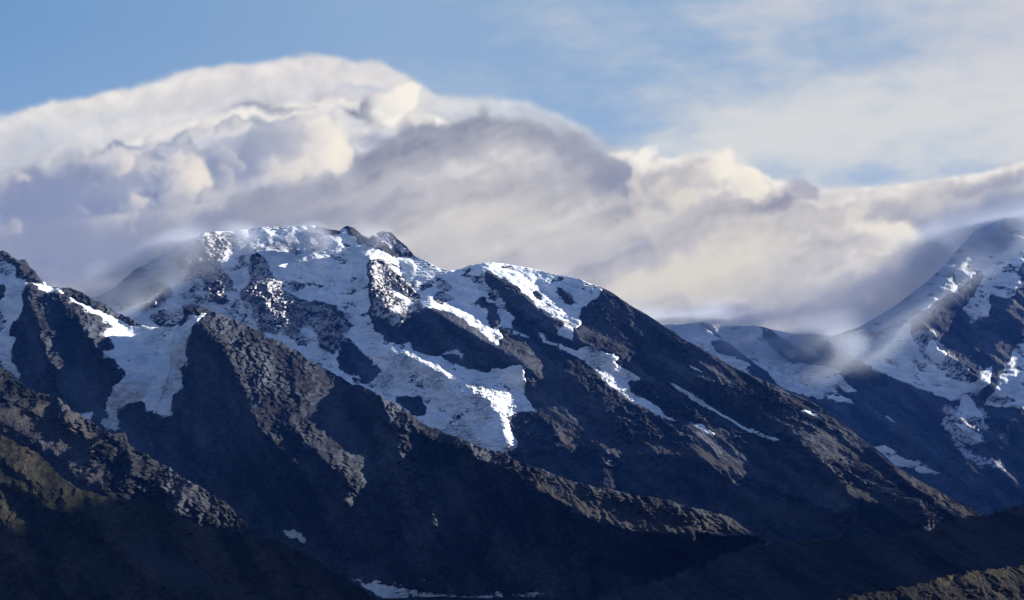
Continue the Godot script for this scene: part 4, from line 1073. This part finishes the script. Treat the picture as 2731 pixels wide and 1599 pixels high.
func ground() -> void:
	# the valley floor, rising gently to the head of the valley, and the wall that closes it on the right
	var lump := noise(801, 260.0, 5)
	var fine := noise(802, 40.0, 4)
	var nx := 260
	var nz := 260
	var v := PackedVector3Array()
	var c := PackedColorArray()
	for i in nx:
		var x := lerpf(-16000.0, 16000.0, i / (nx - 1.0))
		x = signf(x) * pow(absf(x) / 16000.0, 1.6) * 16000.0
		for j in nz:
			var t := j / (nz - 1.0)
			var z := lerpf(4000.0, -30000.0, pow(t, 1.3))
			var y := -65.0 + 225.0 * smoothstep(-3400.0, -5400.0, z) * smoothstep(-1500.0, 1800.0, x)
			y += lump.get_noise_2d(x, z) * 14.0 + fine.get_noise_2d(x, z) * 3.0
			v.append(Vector3(x, y, z))
			var g := 1.0 + 0.4 * lump.get_noise_2d(x * 2.0, z * 2.0)
			c.append(Color(0.036 * g, 0.036 * g, 0.037 * g))
	tag(put("ground", grid_mesh(v, c, nx, nz, PackedByteArray(), rock_mat)), "dark stony valley floor in shade at the mountains' foot", "", "", "structure")
	var ridge := noise(811, 900.0, 5, true)
	nx = 140
	nz = 160
	v = PackedVector3Array()
	c = PackedColorArray()
	for i in nx:
		var s := lerpf(-1.0, 1.0, i / (nx - 1.0))
		for j in nz:
			var z := lerpf(-1200.0, -9500.0, j / (nz - 1.0))
			var mid := 2300.0 + 0.52 * absf(z)
			var top := wall_height(z)
			var y := top * pow(1.0 - absf(s), 1.1) + ridge.get_noise_2d(s * 1500.0, z) * 70.0 * (1.0 - absf(s)) - 80.0
			v.append(Vector3(mid + s * 1500.0, y, z))
			c.append(Color(0.08, 0.077, 0.075))
	tag(put("valley_wall", grid_mesh(v, c, nx, nz, PackedByteArray(), rock_mat)), "steep mountain wall closing the valley beyond the right edge", "", "", "structure")


func wall_height(z: float) -> float:
	var d := -z
	if d < 3000.0:
		return 2035.0 * smoothstep(1100.0, 2500.0, d)
	if d < 4600.0:
		return lerpf(2035.0, 1390.0, (d - 3000.0) / 1600.0)
	if d < 5800.0:
		return lerpf(1390.0, 1290.0, (d - 4600.0) / 1200.0)
	return lerpf(1290.0, 1620.0, minf((d - 5800.0) / 400.0, 1.0)) - 300.0 * smoothstep(6600.0, 9500.0, d)


func mist(label: String, spots: Array, tint: Color) -> void:
	# spots: x, y and distance of the middle, half width and half height (map units), half depth (m), turn, optical depth
	var bank := Node3D.new()
	bank.name = named("mist_cloud")
	add_child(bank, true)
	tag(bank, label, "", "", "stuff")
	for p in spots:
		var per: float = p[2] * 2.0 * half / H
		var m := FogMaterial.new()
		m.density = p[7] / (2.0 * p[5])
		m.albedo = tint
		for k in [1.0, 0.9, 0.8, 0.7, 0.6, 0.5, 0.4, 0.3, 0.2]:
			var f := FogVolume.new()
			f.name = "puff"
			f.shape = RenderingServer.FOG_VOLUME_SHAPE_ELLIPSOID
			f.size = Vector3(p[3] * per, p[4] * per, p[5]) * 2.0 * k
			f.position = at(p[0], p[1], p[2])
			f.rotation_degrees = Vector3(0, 0, p[6])
			f.material = m
			bank.add_child(f, true)


func mists() -> void:
	var rng := RandomNumberGenerator.new()
	rng.seed = 77
	# wisps strewn along the lower edge of the cloud bank: x, y, distance, spread, count, turn
	for w in [
		["grey mist of the cloud bank hanging over the snow massif's summit", [[230, 790, 6500.0, 70, 22, 24, 0.9, 0.2], [300, 760, 6550.0, 75, 22, 34, 1.2, 0.2], [360, 715, 6600.0, 80, 22, 38, 1.5, 0.25], [430, 662, 6700.0, 80, 18, 34, 1.7, 0.3], [520, 645, 6900.0, 60, 12, 20, 1.5, 0.35], [640, 628, 7000.0, 50, 12, 6, 1.1, 0.4], [760, 620, 7050.0, 45, 14, 0, 1.1, 0.4], [850, 616, 7100.0, 40, 14, 0, 1.1, 0.35], [990, 630, 7200.0, 40, 8, 10, 0.7, 0.3]], Color(0.84, 0.89, 0.96)],
		["pale mist of the cloud bank pouring over the far range", [[1700, 868, 8700.0, 55, 9, 0, 0.8, 0.2], [1800, 862, 8700.0, 60, 14, 6, 1.0, 0.2], [1900, 866, 8700.0, 65, 16, 10, 1.1, 0.2], [2000, 880, 8700.0, 70, 16, 10, 1.2, 0.2], [2100, 900, 8700.0, 75, 18, 16, 1.3, 0.2], [2210, 900, 8700.0, 85, 22, 28, 1.5, 0.2], [2300, 860, 9000.0, 110, 24, 34, 0.8, 0.0], [2410, 775, 9150.0, 110, 24, 36, 0.8, 0.05], [2500, 690, 9300.0, 100, 18, 38, 0.9, 0.1], [2580, 640, 9350.0, 90, 14, 34, 0.8, 0.15], [2660, 605, 9050.0, 80, 14, 30, 0.9, 0.15], [2740, 590, 9100.0, 80, 12, 24, 0.8, 0.2]], Color(0.86, 0.92, 1.0)],
	]:
		var spots := []
		for g in w[1]:
			for i in 6:
				var r: float = g[3]
				var big: float = rng.randf_range(0.75, 1.5)
				var down: float = rng.randf_range(-0.6, 0.6) + g[7]
				spots.append([g[0] + rng.randf_range(-0.6, 0.6) * r, g[1] + down * r, g[2] + rng.randf_range(-150.0, 150.0), r * big, r * big * rng.randf_range(0.44, 0.75), rng.randf_range(120.0, 240.0), g[5] + rng.randf_range(-14.0, 14.0), rng.randf_range(0.04, 0.085) * g[6]])
		mist(w[0], spots, w[2])
